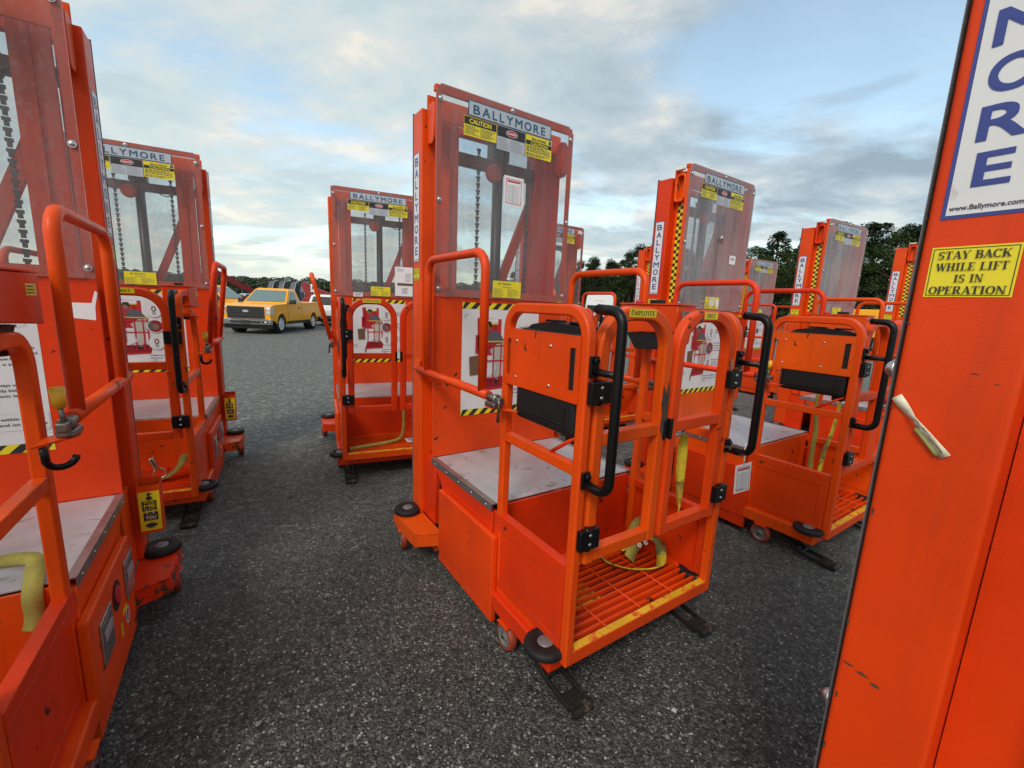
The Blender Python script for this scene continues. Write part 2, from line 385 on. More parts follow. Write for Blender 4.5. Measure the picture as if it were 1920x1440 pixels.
# a small heavy serif alphabet: strokes (x0,y0,x1,y1,width) and serifs, unit height
def arc(cx, cy, rx, ry, a0, a1, w0, w1, n=10):
    o = []
    for i in range(n+1):
        t = a0+(a1-a0)*i/n; a = R(t); o.append((cx+rx*math.cos(a), cy+ry*math.sin(a), w0+(w1-w0)*abs(math.cos(a))))
    return o
SER = {
 'I': [('l', .25, 0, .25, 1, .22), ('s', .03, .47, 0), ('s', .03, .47, 1)],
 'T': [('l', .4, 0, .4, 1, .21), ('s', .18, .62, 0), ('s', .0, .8, 1), ('l', .03, .74, .03, 1, .06), ('l', .77, .74, .77, 1, .06)],
 'L': [('l', .22, 0, .22, 1, .21), ('s', .0, .72, 0), ('s', .0, .45, 1), ('l', .69, 0, .69, .28, .06)],
 'E': [('l', .22, 0, .22, 1, .21), ('s', .0, .74, 0), ('s', .0, .72, 1), ('l', .71, 0, .71, .27, .06), ('l', .69, .75, .69, 1, .06), ('h', .3, .55, .5), ('l', .53, .38, .53, .62, .06)],
 'F': [('l', .22, 0, .22, 1, .21), ('s', .0, .46, 0), ('s', .0, .72, 1), ('l', .69, .75, .69, 1, .06), ('h', .3, .55, .5), ('l', .53, .38, .53, .62, .06)],
 'H': [('l', .2, 0, .2, 1, .21), ('l', .74, 0, .74, 1, .21), ('s', .0, .4, 0), ('s', .0, .4, 1), ('s', .54, .94, 0), ('s', .54, .94, 1), ('h', .28, .68, .5)],
 'N': [('l', .16, 0, .16, 1, .08), ('l', .8, 0, .8, 1, .08), ('l', .14, 1, .78, 0, .21), ('s', .0, .32, 0), ('s', .64, .96, 1), ('s', .0, .2, 1)],
 'M': [('l', .14, 0, .14, 1, .08), ('l', .98, 0, .98, 1, .21), ('l', .18, 1, .53, .05, .2), ('l', .94, 1, .56, .05, .08), ('s', .0, .3, 0), ('s', .78, 1.16, 0), ('s', .0, .24, 1), ('s', .9, 1.16, 1)],
 'A': [('l', .12, 0, .44, 1, .08), ('l', .78, 0, .44, 1, .21), ('s', .0, .28, 0), ('s', .58, .96, 0), ('h', .22, .66, .32)],
 'Y': [('l', .42, 0, .42, .48, .21), ('l', .13, 1, .42, .44, .2), ('l', .74, 1, .46, .46, .08), ('s', .22, .62, 0), ('s', .0, .34, 1), ('s', .6, .88, 1)],
 'K': [('l', .2, 0, .2, 1, .21), ('l', .76, 1, .28, .42, .08), ('l', .42, .62, .78, 0, .21), ('s', .0, .4, 0), ('s', .0, .4, 1), ('s', .62, .94, 0), ('s', .6, .92, 1)],
 'W': [('l', .14, 1, .42, 0, .2), ('l', .68, 1, .42, 0, .08), ('l', .62, 1, .9, 0, .2), ('l', 1.14, 1, .9, 0, .08), ('s', .0, .34, 1), ('s', .5, .82, 1), ('s', 1.0, 1.26, 1)],
 'O': [('a', arc(.45, .5, .35, .46, 0, 360, .07, .21, 20))],
 'C': [('a', arc(.46, .5, .36, .46, 48, 312, .07, .21, 16)), ('l', .74, .68, .74, 1, .06), ('l', .74, .04, .74, .2, .06)],
 'S': [('a', arc(.37, .74, .25, .22, 40, 250, .08, .17, 10)), ('a', arc(.37, .26, .26, .23, 70, -140, .08, .17, 10)), ('l', .24, .62, .5, .4, .19), ('l', .63, .72, .63, 1, .06), ('l', .08, 0, .08, .3, .06)],
 'B': [('l', .2, 0, .2, 1, .21), ('s', .0, .45, 0), ('s', .0, .45, 1), ('a', arc(.4, .75, .26, .21, -90, 90, .07, .19, 8)), ('a', arc(.42, .27, .3, .24, -90, 90, .07, .21, 8)), ('h', .28, .45, .52)],
 'P': [('l', .2, 0, .2, 1, .21), ('s', .0, .42, 0), ('s', .0, .45, 1), ('a', arc(.42, .72, .28, .25, -90, 90, .07, .2, 8)), ('h', .28, .45, .47)],
 'R': [('l', .2, 0, .2, 1, .21), ('s', .0, .42, 0), ('s', .0, .45, 1), ('a', arc(.42, .74, .26, .23, -90, 90, .07, .19, 8)), ('h', .28, .45, .51), ('l', .46, .5, .74, .02, .2), ('s', .66, .92, 0)],
}
ADV = dict(I=.56, T=.86, L=.8, E=.82, F=.78, H=1.0, N=1.02, M=1.22, A=.94, Y=.88, K=.96, W=1.28, O=.94, C=.86, S=.78, B=.82, P=.78, R=.94)
class Print:
    """flat print built in a plane: origin o, axes u (right) and v (up); each layer sits .5 mm above the one below"""
    def __init__(s, o, u, v, lift=.0006):
        s.mb = MB(); s.o = Vector(o); s.u = Vector(u).normalized(); s.v = Vector(v).normalized(); s.n = s.u.cross(s.v); s.k = 0; s.lift = lift
    def P(s, x, y, k): return s.o+s.u*x+s.v*y+s.n*(s.lift*k+.0008)
    def shape(s, pts, m, k=0): s.mb.poly([s.P(x, y, k) for x, y in pts], m)
    def rect(s, x0, y0, x1, y1, m, k=0): s.shape([(x0, y0), (x1, y0), (x1, y1), (x0, y1)], m, k)
    def ell(s, cx, cy, rx, ry, m, k=0, n=24): s.shape([(cx+rx*math.cos(2*math.pi*i/n), cy+ry*math.sin(2*math.pi*i/n)) for i in range(n)], m, k)
    def frame(s, x0, y0, x1, y1, w, m, k=0):
        s.rect(x0, y0, x1, y0+w, m, k); s.rect(x0, y1-w, x1, y1, m, k); s.rect(x0, y0+w, x0+w, y1-w, m, k); s.rect(x1-w, y0+w, x1, y1-w, m, k)
    def line(s, x0, y0, x1, y1, w, m, k=0):
        dx, dy = x1-x0, y1-y0; l = math.hypot(dx, dy) or 1; a, b = -dy/l*w/2, dx/l*w/2
        s.shape([(x0+a, y0+b), (x0-a, y0-b), (x1-a, y1-b), (x1+a, y1+b)], m, k)
    def text(s, t, x, y, h, m, k=1, w=None, bold=.0, res=3, align='l', slant=0.):
        """h = cap height; w = width to fit"""
        V, F = text_mesh(t, res, 0.); xs = [p[0] for p in V]; ys = [p[1] for p in V]
        if not V: return
        sy = h/.73; sx = sy if w is None else w/(max(xs)-min(xs)); x_off = min(xs)
        wid = (max(xs)-min(xs))*sx; ox = x if align == 'l' else (x-wid/2 if align == 'c' else x-wid)
        mi = s.mb.mi(m); d = bold*sy*.9
        for c_, (dx, dy) in enumerate(((-d, -d), (d, -d), (-d, d), (d, d)) if bold else ((0, 0),)):
            vs = [s.mb.bm.verts.new(s.P(ox+dx+(a-x_off)*sx+slant*b*sy, y+dy+b*sy, k+c_*.12)) for a, b in V]
            for f in F:
                try: q = s.mb.bm.faces.new([vs[i] for i in f]); q.material_index = mi
                except ValueError: pass
    def serif(s, t, x, y, h, m, k=1, w=None, align='l', slant=0.):
        tot = sum(ADV.get(c, .5) for c in t); sx = h if w is None else w/tot; ox = x if align == 'l' else x-tot*sx/2
        kk = 0
        for c in t:
            for st in SER.get(c, []):
                kk += 1; lay = k+(kk % 3)*.25
                def q(pts): s.shape([(ox+(a+slant*b)*sx, y+b*h) for a, b in pts], m, lay)
                if st[0] == 'l':
                    _, x0, y0, x1, y1, ww = st; q([(x0-ww/2, y0), (x0+ww/2, y0), (x1+ww/2, y1), (x1-ww/2, y1)])
                elif st[0] == 's':
                    _, x0, x1, yy = st; d = .075 if yy == 0 else -.075; q([(x0, yy), (x1, yy), (x1, yy+d), (x0, yy+d)])
                elif st[0] == 'h':
                    _, x0, x1, yy = st; q([(x0, yy-.04), (x1, yy-.04), (x1, yy+.04), (x0, yy+.04)])
                else:
                    A = st[1]
                    for (xa, ya, wa), (xb, yb, wb) in zip(A, A[1:]):
                        ma, mb_ = (xa+xb)/2, 0
                        cx_ = sum(p[0] for p in A)/len(A); cy_ = sum(p[1] for p in A)/len(A)
                        def inn(px, py, ww):
                            dx, dy = px-ccx, py-ccy; l = math.hypot(dx, dy) or 1; return (px-dx/l*ww/2, py-dy/l*ww/2), (px+dx/l*ww/2, py+dy/l*ww/2)
                        ccx = (min(p[0] for p in A)+max(p[0] for p in A))/2 if len(A) > 15 else A[0][0]*0+ARC_C(A)[0]; ccy = ARC_C(A)[1]
                        i0, o0 = inn(xa, ya, wa); i1, o1 = inn(xb, yb, wb); q([i0, o0, o1, i1])
            ox += ADV.get(c, .5)*sx
    def build(s, name, parent=None):
        me = bpy.data.meshes.new(name); s.mb.bm.to_mesh(me); s.mb.bm.free()
        for m in s.mb.mats: me.materials.append(MATS[m])
        return link(bpy.data.objects.new(name, me), parent)
def ARC_C(A):
    # centre of the ellipse arc, from three of its points' mean of opposite ends (stored arcs are symmetric enough)
    xs = [p[0] for p in A]; ys = [p[1] for p in A]
    if len(A) > 18: return ((min(xs)+max(xs))/2, (min(ys)+max(ys))/2)
    cy = (min(ys)+max(ys))/2
    if abs(A[0][0]-A[-1][0]) < .02 and A[len(A)//2][0] > A[0][0]: return (A[0][0], cy)   # right-hand bowl
    return ((min(xs)+max(xs))/2, cy)

def lines(pr, x0, y0, x1, y1, n, m='print_text', k=1, fill=.45, seed=0):
    rg = random.Random(seed); dy = (y1-y0)/n
    for i in range(n):
        y = y1-dy*(i+.75); x = x0
        end = x0+(x1-x0)*rg.uniform(.6, 1)
        while x < end:
            w = min(rg.uniform(.02, .1)*(x1-x0)*1.4, end-x); pr.rect(x, y, x+w, y+dy*fill, m, k); x += w+(x1-x0)*.025
# ---------------------------------------------------------------- ground
def ground_z(x, y):
    d = math.hypot(x, y)
    t = min(1, max(0, (d-9)/11)); return -.18*t*t*(3-2*t)
def ground():
    rs = [0, .5, 1, 1.5, 2, 3, 4, 5, 6, 7, 8, 9, 10, 11, 12, 13, 14, 15, 16, 17, 18, 19, 20, 22, 26, 34, 50, 80, 140, 260, 500, 1200]
    bm = bmesh.new(); n = 96; prev = None
    for r in rs:
        if r == 0: ring = [bm.verts.new((0, 0, 0))]
        else: ring = [bm.verts.new((r*math.cos(2*math.pi*i/n), r*math.sin(2*math.pi*i/n), ground_z(r, 0))) for i in range(n)]
        if prev:
            for i in range(n):
                if len(prev) == 1: bm.faces.new((prev[0], ring[i], ring[(i+1) % n]))
                else: bm.faces.new((prev[i], ring[i], ring[(i+1) % n], prev[(i+1) % n]))
        prev = ring
    for f in bm.faces: f.smooth = True
    bmesh.ops.recalc_face_normals(bm, faces=bm.faces[:])
    me = bpy.data.meshes.new('gravel_yard'); bm.to_mesh(me); bm.free()
    m = bpy.data.materials.new('crushed_stone'); m.use_nodes = True; t = m.node_tree; p = t.nodes['Principled BSDF']
    tcn = N(t, 'ShaderNodeTexCoord'); O = (tcn, 'Object')
    v = N(t, 'ShaderNodeTexVoronoi'); v.inputs['Scale'].default_value = 150; v.inputs['Randomness'].default_value = 1; L(t, tcn, 'Object', v, 'Vector')
    v2 = N(t, 'ShaderNodeTexVoronoi'); v2.inputs['Scale'].default_value = 78; L(t, tcn, 'Object', v2, 'Vector')
    sc_ = N(t, 'ShaderNodeSeparateColor'); L(t, v, 'Color', sc_, 0); sc2 = N(t, 'ShaderNodeSeparateColor'); L(t, v2, 'Color', sc2, 0)
    c1 = ramp(t, (sc_, 0), [(0, (.018, .018, .0175)), (.5, (.046, .046, .044)), (.84, (.082, .084, .078)), (.96, (.16, .16, .145)), (1, (.40, .40, .37))])
    c2 = ramp(t, (sc2, 0), [(0, (.016, .016, .0155)), (.7, (.048, .05, .046)), (.94, (.10, .10, .09)), (1, (.26, .26, .235))])
    sel = noise(t, O, 30, 2, .5); sr = ramp(t, (sel, 0), [(.48, 0.), (.56, 1.)]); c = mix(t, (sr, 0), (c1, 0), (c2, 0))
    big = noise(t, O, .8, 6, .6); br = ramp(t, (big, 0), [(.3, 1.0), (.7, 1.65)]); c3 = mix(t, 1., (c, 2), (br, 0), 'MULTIPLY')
    tan_ = noise(t, O, 1.7, 5, .65, loc=(5, 3, 0)); tr_ = ramp(t, (tan_, 0), [(.5, 0.), (.75, .2)]); c4 = mix(t, (tr_, 0), (c3, 2), (.068, .057, .046))
    # paler away from the camera: grazing-angle sheen put into the ground colour
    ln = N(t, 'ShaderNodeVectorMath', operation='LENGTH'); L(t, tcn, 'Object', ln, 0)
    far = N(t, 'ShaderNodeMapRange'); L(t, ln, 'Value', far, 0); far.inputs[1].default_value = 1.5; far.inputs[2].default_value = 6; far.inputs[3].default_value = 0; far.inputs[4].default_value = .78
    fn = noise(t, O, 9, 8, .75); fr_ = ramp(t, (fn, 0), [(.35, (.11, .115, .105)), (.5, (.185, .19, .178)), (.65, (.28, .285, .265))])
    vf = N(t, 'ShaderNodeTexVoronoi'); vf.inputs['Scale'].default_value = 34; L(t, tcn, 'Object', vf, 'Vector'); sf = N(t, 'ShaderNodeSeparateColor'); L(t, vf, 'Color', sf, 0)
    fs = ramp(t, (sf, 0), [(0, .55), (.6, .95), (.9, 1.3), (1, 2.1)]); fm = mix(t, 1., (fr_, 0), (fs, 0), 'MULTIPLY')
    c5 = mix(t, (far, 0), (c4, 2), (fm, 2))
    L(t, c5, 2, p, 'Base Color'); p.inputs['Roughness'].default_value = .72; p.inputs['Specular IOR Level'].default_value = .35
    h1 = ramp(t, (v, 'Distance'), [(0, 1.), (.5, .0)]); h2 = ramp(t, (v2, 'Distance'), [(0, 1.), (.5, 0.)]); hh = math_(t, 'MAXIMUM', (h1, 0), (h2, 0))
    b = N(t, 'ShaderNodeBump'); b.inputs['Strength'].default_value = .9; b.inputs['Distance'].default_value = .008; L(t, hh, 0, b, 'Height')
    nb = noise(t, O, 7, 5, .7); b0 = N(t, 'ShaderNodeBump'); b0.inputs['Strength'].default_value = .6; b0.inputs['Distance'].default_value = .02; L(t, nb, 0, b0, 'Height'); L(t, b0, 0, b, 'Normal')
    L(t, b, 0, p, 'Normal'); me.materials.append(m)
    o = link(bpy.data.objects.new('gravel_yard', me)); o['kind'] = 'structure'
ground()
def stones():
    rg = random.Random(3)
    for k in ('stone_dark', 'stone_grey', 'stone_pale', 'stone_tan'):
        c = dict(stone_dark=(.035, .036, .038), stone_grey=(.09, .088, .084), stone_pale=(.40, .39, .37), stone_tan=(.20, .15, .11))[k]
        mat(k, c, .7, var=.25, vscale=60)
    mb = MB(); bm = mb.bm; keys = ['stone_dark', 'stone_grey', 'stone_pale', 'stone_tan']; [mb.mi(k) for k in keys]
    for i in range(24000):
        d = .55+6.5*rg.random()**1.5; a = rg.uniform(-.95, .95); x, y = d*math.sin(a), d*math.cos(a)
        r = rg.choice((.002, .0025, .003, .004, .005))*rg.uniform(.8, 1.3)*(1+.1*d)
        if rg.random() < .006: r *= 2.4
        cx = [Vector((rg.uniform(-1, 1), rg.uniform(-1, 1), rg.uniform(-.6, .8))) for _ in range(1)]
        q = Matrix.Rotation(rg.uniform(0, 6.28), 3, 'Z')
        pts = [(1, 0, 0), (-1, 0, 0), (0, .8, 0), (0, -.8, 0), (0, 0, .62), (0, 0, -.62)]
        vs = [bm.verts.new(Vector((x, y, r*.25))+q @ (Vector(p)*r*rg.uniform(.7, 1.15))) for p in pts]
        u = rg.random(); mi = 0 if u < .55 else (1 if u < .9 else (2 if u < .965 else 3))
        for f in ((0, 2, 4), (2, 1, 4), (1, 3, 4), (3, 0, 4)):
            g = bm.faces.new([vs[j] for j in f]); g.material_index = mi
        bm.verts.remove(vs[5])
    o = mb.build('loose_gravel'); o['kind'] = 'stuff'; tag(o, 'loose dark and pale gravel chips lying over the yard', 'gravel')
stones()

# ---------------------------------------------------------------- the personnel lift
# local axes: x to the right of someone standing in the cage facing the mast, y to the back, z up; pane in the plane y = 0
cache = {}
def part(name, key, fn, parent, loc=None, rot=None):
    if key not in cache: cache[key] = fn().mesh(name)
    o = link(bpy.data.objects.new(name, cache[key]), parent, loc)
    if rot: o.rotation_euler = rot
    return o
def ppart(name, key, fn, parent):
    if key not in cache:
        s = fn(); me = bpy.data.meshes.new(name); s.mb.bm.to_mesh(me); s.mb.bm.free()
        for m in s.mb.mats: me.materials.append(MATS[m])
        cache[key] = me
    return link(bpy.data.objects.new(name, cache[key]), parent)
ZT, ZB, ZD, ZF, XP, XM, YG = 2.427, 1.436, .565, .225, .427, .449, -1.156
OP = 'orange_paint'
def f_column(s):
    def f():
        b = MB(); b.box(s*.365, s*XM, .12, .2385, .192, 2.351, OP, .009, 4)
        b.box(s*.25, s*.364, .105, .118, ZD+.02, 2.309, OP, .003)      # inner channel web seen through the pane
        b.box(s*.25, s*.262, .119, .2, ZD+.02, 2.309, OP); b.box(s*.30, s*.31, .095, .104, ZD+.02, 2.3, OP)
        return b
    return f
def f_sideplate(s):
    def f():
        b = MB(); b.box(s*.378, s*.383, .0015, .1175, ZB+.002, 2.395, OP, .001); b.box(s*.3835, s*.4265, .0015, .020, ZB+.002, 2.395, OP, .003)
        return b
    return f
def f_slot(s):
    def f():
        b = MB(); x = s*.405; P = fillet([(x, .067, 2.19), (x, .032, 2.19), (x, .032, 2.365), (x, .103, 2.365), (x, .103, 2.19), (x, .067, 2.19)], .03, 5)
        b.rtube(P, .018, .044, OP)
        return b
    return f
def f_checker(s):
    def f():
        pr = Print((s*.383, .072, 1.48), (0, s*1, 0), (0, 0, 1)); w, h, n = .022, .0235, 30
        for i in range(n):
            for j in (0, 1):
                pr.rect((j-1)*w, i*h, j*w, (i+1)*h, 'sticker_black' if (i+j) % 2 else 'sticker_yellow')
        return pr
    return f
def f_bracket(s):
    def f():
        b = MB(); b.prism([(.03, 2.19), (.045, 2.175), (.09, 2.175), (.11, 2.2), (.11, 2.34), (.09, 2.362), (.045, 2.362), (.03, 2.34)], s*.385, s*.425, 0, OP, .006)
        return b
    return f
def f_collabel(s, z0, z1, web):
    def f():
        pr = Print((s*XM, .186, 0), (0, s*1, 0), (0, 0, 1)); w = .039
        pr.rect(-w, z0, w, z1, 'sticker_blue', 0); pr.rect(-w+.0045, z0+.0045, w-.0045, z1-.0045, 'sticker_white', 1)
        h = (z1-z0-.045)/9; T = 'BALLYMORE'
        for i, c in enumerate(T):
            y = z1-.014-h*(i+1)+h*.12
            pr.text(c, 0, y, h*.76, 'sticker_blue', 2, w=.046 if c == 'M' else (.04 if c not in 'EL' else .031), bold=.024, align='c', res=6)
        pr.text('www.Ballymore.com', 0, z0+.010, .0062, 'print_text', 2, w=.064, bold=.02, align='c')
        return pr
    return f
def f_stay(s, z0, z1):
    def f():
        pr = Print((s*XM, .186, 0), (0, s*1, 0), (0, 0, 1)); w = .0405
        pr.rect(-w, z0, w, z1, 'sticker_yellow', 0); pr.frame(-w+.002, z0+.002, w-.002, z1-.002, .0008, 'sticker_black', 1)
        hh = (z1-z0); cap = hh*.155
        for i, (t, ww) in enumerate((('STAY BACK', .066), ('WHILE LIFT', .066), ('IS IN', .027), ('OPERATION', .071))):
            pr.serif(t, 0, z1-hh*(.245+.232*i), cap, 'sticker_black', 2, w=ww, align='c')
        return pr
    return f
def f_pane():
    b = MB(); c = .035; b.prism([(-XP, ZB), (XP, ZB), (XP, ZT-c), (XP-c, ZT), (-XP+c*.7, ZT), (-XP, ZT-c*.7)], -.013, -.007, 1, 'clear_polycarbonate'); return b
def f_pane2():
    b = MB(); c = .035; b.prism([(-XP, ZB), (XP, ZB), (XP, ZT-c), (XP-c, ZT), (-XP+c*.7, ZT), (-XP, ZT-c*.7)], -.013, -.007, 1, 'clouded_polycarbonate'); return b
def f_backpane():
    b = MB(); b.box(-XM+.001, XM-.001, .2388, .2408, .05, 2.36, 'back_polycarbonate'); return b
def f_backstrip():
    b = MB(); b.box(-XM-.0015, -XM+.03, .2411, .2422, .05, 2.36, 'strip_rubber'); b.box(XM-.03, XM+.0015, .2411, .2422, .05, 2.36, 'strip_rubber'); return b
def f_frame():
    b = MB(); c = .035; t = .038
    b.prism([(XP-.0285, ZB+.01), (XP, ZB+.01), (XP, ZT-c), (XP-c, ZT), (-XP+c*.7, ZT), (-XP, ZT-c*.7), (-XP, ZB+.01), (-XP+.028, ZB+.01), (-XP+.028, ZT-t), (XP-.0285, ZT-t)], -.0065, .001, 1, OP)
    b.box(-XP+.0285, XP-.029, -.0065, .001, ZB+.002, ZB+.04, OP)
    b.box(-XP, XP, .002, .03, ZT-.03, ZT-.002, OP, .003)
    return b
def f_bolt():
    b = MB(); b.cyl((0, .001, 0), .0125, .003, 1, 'steel', 14); b.dome((0, -.0005, 0), .010, 1, -1, 'steel'); return b
def f_bigbolt():
    b = MB(); b.cyl((0, -.001, 0), .015, .003, 1, 'steel', 18); b.dome((0, .001, 0), .012, 1, 1, 'steel', .8); return b
def f_header():
    pr = Print((0, -.013, 0), (1, 0, 0), (0, 0, 1))
    pr.rect(-.262, 2.322, .260, 2.396, 'sign_teal', 0); pr.rect(-.256, 2.328, .254, 2.390, 'sign_pale', 1)
    x = -.232
    for c in 'BALLYMORE':
        w = .036 if c in 'BR' else (.044 if c in 'MOA' else (.039 if c == 'Y' else .027)); pr.text(c, x, 2.337, .042, 'sign_teal', 2, w=w, bold=.024, res=6); x += w+.0155
    return pr
def f_caution():
    pr = Print((0, -.013, 0), (1, 0, 0), (0, 0, 1)); pr.rect(-.284, 2.230, -.095, 2.319, 'sticker_yellow', 0); pr.rect(-.282, 2.282, -.097, 2.317, 'sticker_black', 1)
    pr.text('CAUTION', -.19, 2.289, .022, 'sticker_yellow', 2, w=.125, bold=.03, align='c'); pr.rect(-.1905, 2.234, -.1895, 2.279, 'sticker_black', 1)
    lines(pr, -.278, 2.236, -.195, 2.278, 6, seed=1); lines(pr, -.185, 2.236, -.102, 2.278, 6, seed=2); return pr
def f_danger():
    pr = Print((0, -.013, 0), (1, 0, 0), (0, 0, 1)); pr.rect(-.092, 2.206, .086, 2.321, 'sign_pale', 0); pr.rect(-.09, 2.270, .084, 2.319, 'sticker_black', 1)
    pr.ell(0, 2.294, .037, .017, 'sticker_white', 2); pr.ell(0, 2.294, .034, .0148, 'print_red', 3); pr.text('DANGER', 0, 2.2885, .011, 'sticker_white', 4, w=.054, bold=.03, align='c')
    lines(pr, -.086, 2.21, -.01, 2.266, 8, 'sticker_grey', seed=3); lines(pr, -.005, 2.21, .08, 2.266, 9, 'sticker_grey', seed=4); return pr
def f_caution2():
    pr = Print((0, -.013, 0), (1, 0, 0), (0, 0, 1)); pr.rect(.09, 2.212, .268, 2.320, 'sticker_yellow', 0); pr.rect(.0915, 2.272, .2665, 2.293, 'sticker_black', 1)
    pr.text('BALLYMORE', .178, 2.298, .012, 'print_text', 2, w=.095, bold=.02, align='c'); pr.text('CAUTION', .182, 2.2745, .0145, 'sticker_yellow', 2, w=.115, bold=.03, align='c')
    pr.rect(.245, 2.297, .263, 2.316, 'sign_teal', 1)
    lines(pr, .096, 2.236, .262, 2.268, 4, seed=5, fill=.55); lines(pr, .096, 2.216, .262, 2.232, 2, seed=6, fill=.55); return pr
def f_caution3():
    pr = Print((0, -.013, 0), (1, 0, 0), (0, 0, 1)); pr.rect(-.087, 1.446, .1, 1.536, 'sticker_yellow', 0)
    pr.shape([(-.052, 1.517), (-.036, 1.517), (-.044, 1.530)], 'print_text', 1); pr.text('Caution', -.028, 1.517, .012, 'print_text', 1, w=.062, bold=.01); pr.text('Lift Station', .006, 1.500, .008, 'print_text', 1, w=.058, align='c')
    lines(pr, -.08, 1.45, .0, 1.496, 7, seed=7, fill=.3); lines(pr, .01, 1.45, .094, 1.496, 7, seed=8, fill=.3); return pr
def f_panel():
    b = MB(); b.box(-XP, XP, .0015, .014, ZD+.002, ZB-.001, OP, .002); b.box(-.383, -.378, .0145, .1185, ZD+.002, ZB-.001, OP); b.box(.378, .383, .0145, .1185, ZD+.002, ZB-.001, OP); return b
def f_poster():
    pr = Print((0, .0015, 0), (1, 0, 0), (0, 0, 1)); x0, x1, z0, z1 = -.262, .250, .783, 1.412
    pr.rect(x0, z0, x1, z1, 'sticker_white', 0)
    for (a, b) in ((z0, z0+.034), (z1-.034, z1)):
        pr.rect(x0, a, x1, b, 'sticker_yellow', 1); x = x0-.02
        while x < x1:
            q = [(x, a), (x+.034, a), (x+.068, b), (x+.034, b)]; q = [(min(max(u, x0), x1), v) for u, v in q]
            if q[1][0]-q[0][0] > .004 or q[2][0]-q[3][0] > .004: pr.shape(q, 'sticker_black', 2)
            x += .068
    # printed photograph: a man bending in the cage of a red lift
    pr.shape([(-.17, 1.33), (-.012, 1.325), (-.012, 1.12), (-.16, 1.12)], 'print_red', 1); pr.rect(-.15, 1.14, -.135, 1.32, 'print_dark_red', 2); pr.rect(-.06, 1.14, -.045, 1.32, 'print_dark_red', 2)
    pr.rect(-.135, 1.305, -.035, 1.325, 'sticker_white', 3); pr.rect(-.135, 1.295, -.035, 1.304, 'sticker_yellow', 3)
    pr.rect(-.178, 1.13, -.155, 1.235, 'print_red', 1)
    pr.ell(-.10, 1.283, .022, .024, 'print_skin', 4); pr.shape([(-.122, 1.29), (-.115, 1.312), (-.085, 1.312), (-.074, 1.29), (-.085, 1.275), (-.1, 1.296)], 'sticker_black', 5)
    pr.shape([(-.11, 1.205), (-.095, 1.25), (-.06, 1.262), (-.02, 1.245), (.012, 1.20), (-.02, 1.185), (-.07, 1.19)], 'print_grey', 5)
    pr.shape([(-.11, 1.205), (-.105, 1.23), (-.14, 1.12), (-.165, 1.09), (-.15, 1.08)], 'print_skin', 4)
    pr.shape([(-.085, 1.15), (-.04, 1.185), (.012, 1.19), (.022, 1.13), (-.01, 1.10), (-.012, 1.02), (-.03, .975), (-.052, .975), (-.045, 1.05), (-.05, 1.11), (-.07, 1.12)], 'print_beige', 5)
    pr.shape([(-.085, .968), (-.03, .962), (-.028, .978), (-.055, .985)], 'sticker_black', 6)
    pr.shape([(-.15, .915), (.02, .925), (.035, .99), (-.02, 1.0), (-.13, .985)], 'print_dark_red', 1); pr.shape([(-.145, .915), (.02, .925), (.02, .94), (-.145, .93)], 'print_red', 2)
    for xx in (-.125, -.065, -.015, .012): pr.rect(xx, .95, xx+.008, 1.19, 'print_red', 7)
    for zz_ in (1.17, 1.085, .985): pr.rect(-.13, zz_, .02, zz_+.008, 'print_red', 8)
    pr.rect(-.125, 1.195, .022, 1.203, 'edge_yellow', 8)
    pr.shape([(-.218, 1.115), (-.15, 1.125), (-.147, 1.015), (-.21, 1.01)], 'print_brown', 6); pr.shape([(-.13, 1.0), (-.06, 1.045), (-.05, 1.02), (-.125, .98)], 'sticker_white', 7)
    pr.rect(-.15, .885, -.138, .92, 'sticker_black', 3)
    for i, zc in enumerate((1.255, 1.137, 1.008)):
        pr.ell(.062, zc, .052, .052, 'print_line', 9); pr.ell(.062, zc, .0505, .0505, 'sticker_white', 10)
        if i == 1:
            pr.ell(.062, zc, .045, .045, 'print_dark_red', 11); pr.ell(.04, zc, .022, .028, 'print_grey', 12); pr.ell(.066, zc-.005, .02, .024, 'print_skin', 13)
        else:
            pr.ell(.062, zc+.012, .015, .022, 'print_brown', 11); pr.ell(.062, zc+.012, .006, .012, 'sticker_white', 12); pr.ell(.062, zc-.02, .013, .014, 'sticker_grey', 11)
    for i, t in enumerate(('Use the low rail', 'for picking')): pr.text(t, .118, 1.275-.021*i, .0105, 'print_text', 1, w=(.122, .08)[i], bold=.015)
    for i, (t, w) in enumerate((('Use the body belt', .12), ('and elastic lanyard', .125), ('to show how to', .095), ('lock it in place', .1))): pr.text(t, .114, 1.172-.020*i, .0105, 'print_text', 1, w=w, bold=.015)
    for i, (t, w) in enumerate((('Always wear the', .11), ('body belt and', .095), ('elastic lanyard', .1))): pr.text(t, .112, 1.036-.020*i, .0105, 'print_text', 1, w=w, bold=.015)
    pr.rect(.004, .868, .247, .932, 'print_line', 1); pr.rect(.005, .869, .2465, .931, 'sticker_white', 2)
    for i, (t, w) in enumerate((('Always work within the side', .222), ('and never stand on the rails', .226))): pr.text(t, .012, .908-.021*i, .0115, 'print_text', 3, w=w, bold=.02)
    return pr
def f_cylinder():
    b = MB(); b.cyl((.02, .15, 1.45), .030, 1.62, 2, 'cylinder_black', 20); b.cyl((.02, .15, .9), .045, .62, 2, 'cylinder_black', 20); b.box(-.035, .075, .118, .185, 2.2, 2.315, 'cylinder_black', .006); return b
def f_pulley():
    b = MB(); b.lathe([(.001, -.018), (.042, -.018), (.047, -.012), (.038, 0), (.047, .012), (.042, .018), (.001, .018)], (0, 0, 0), 1, OP, 24); return b
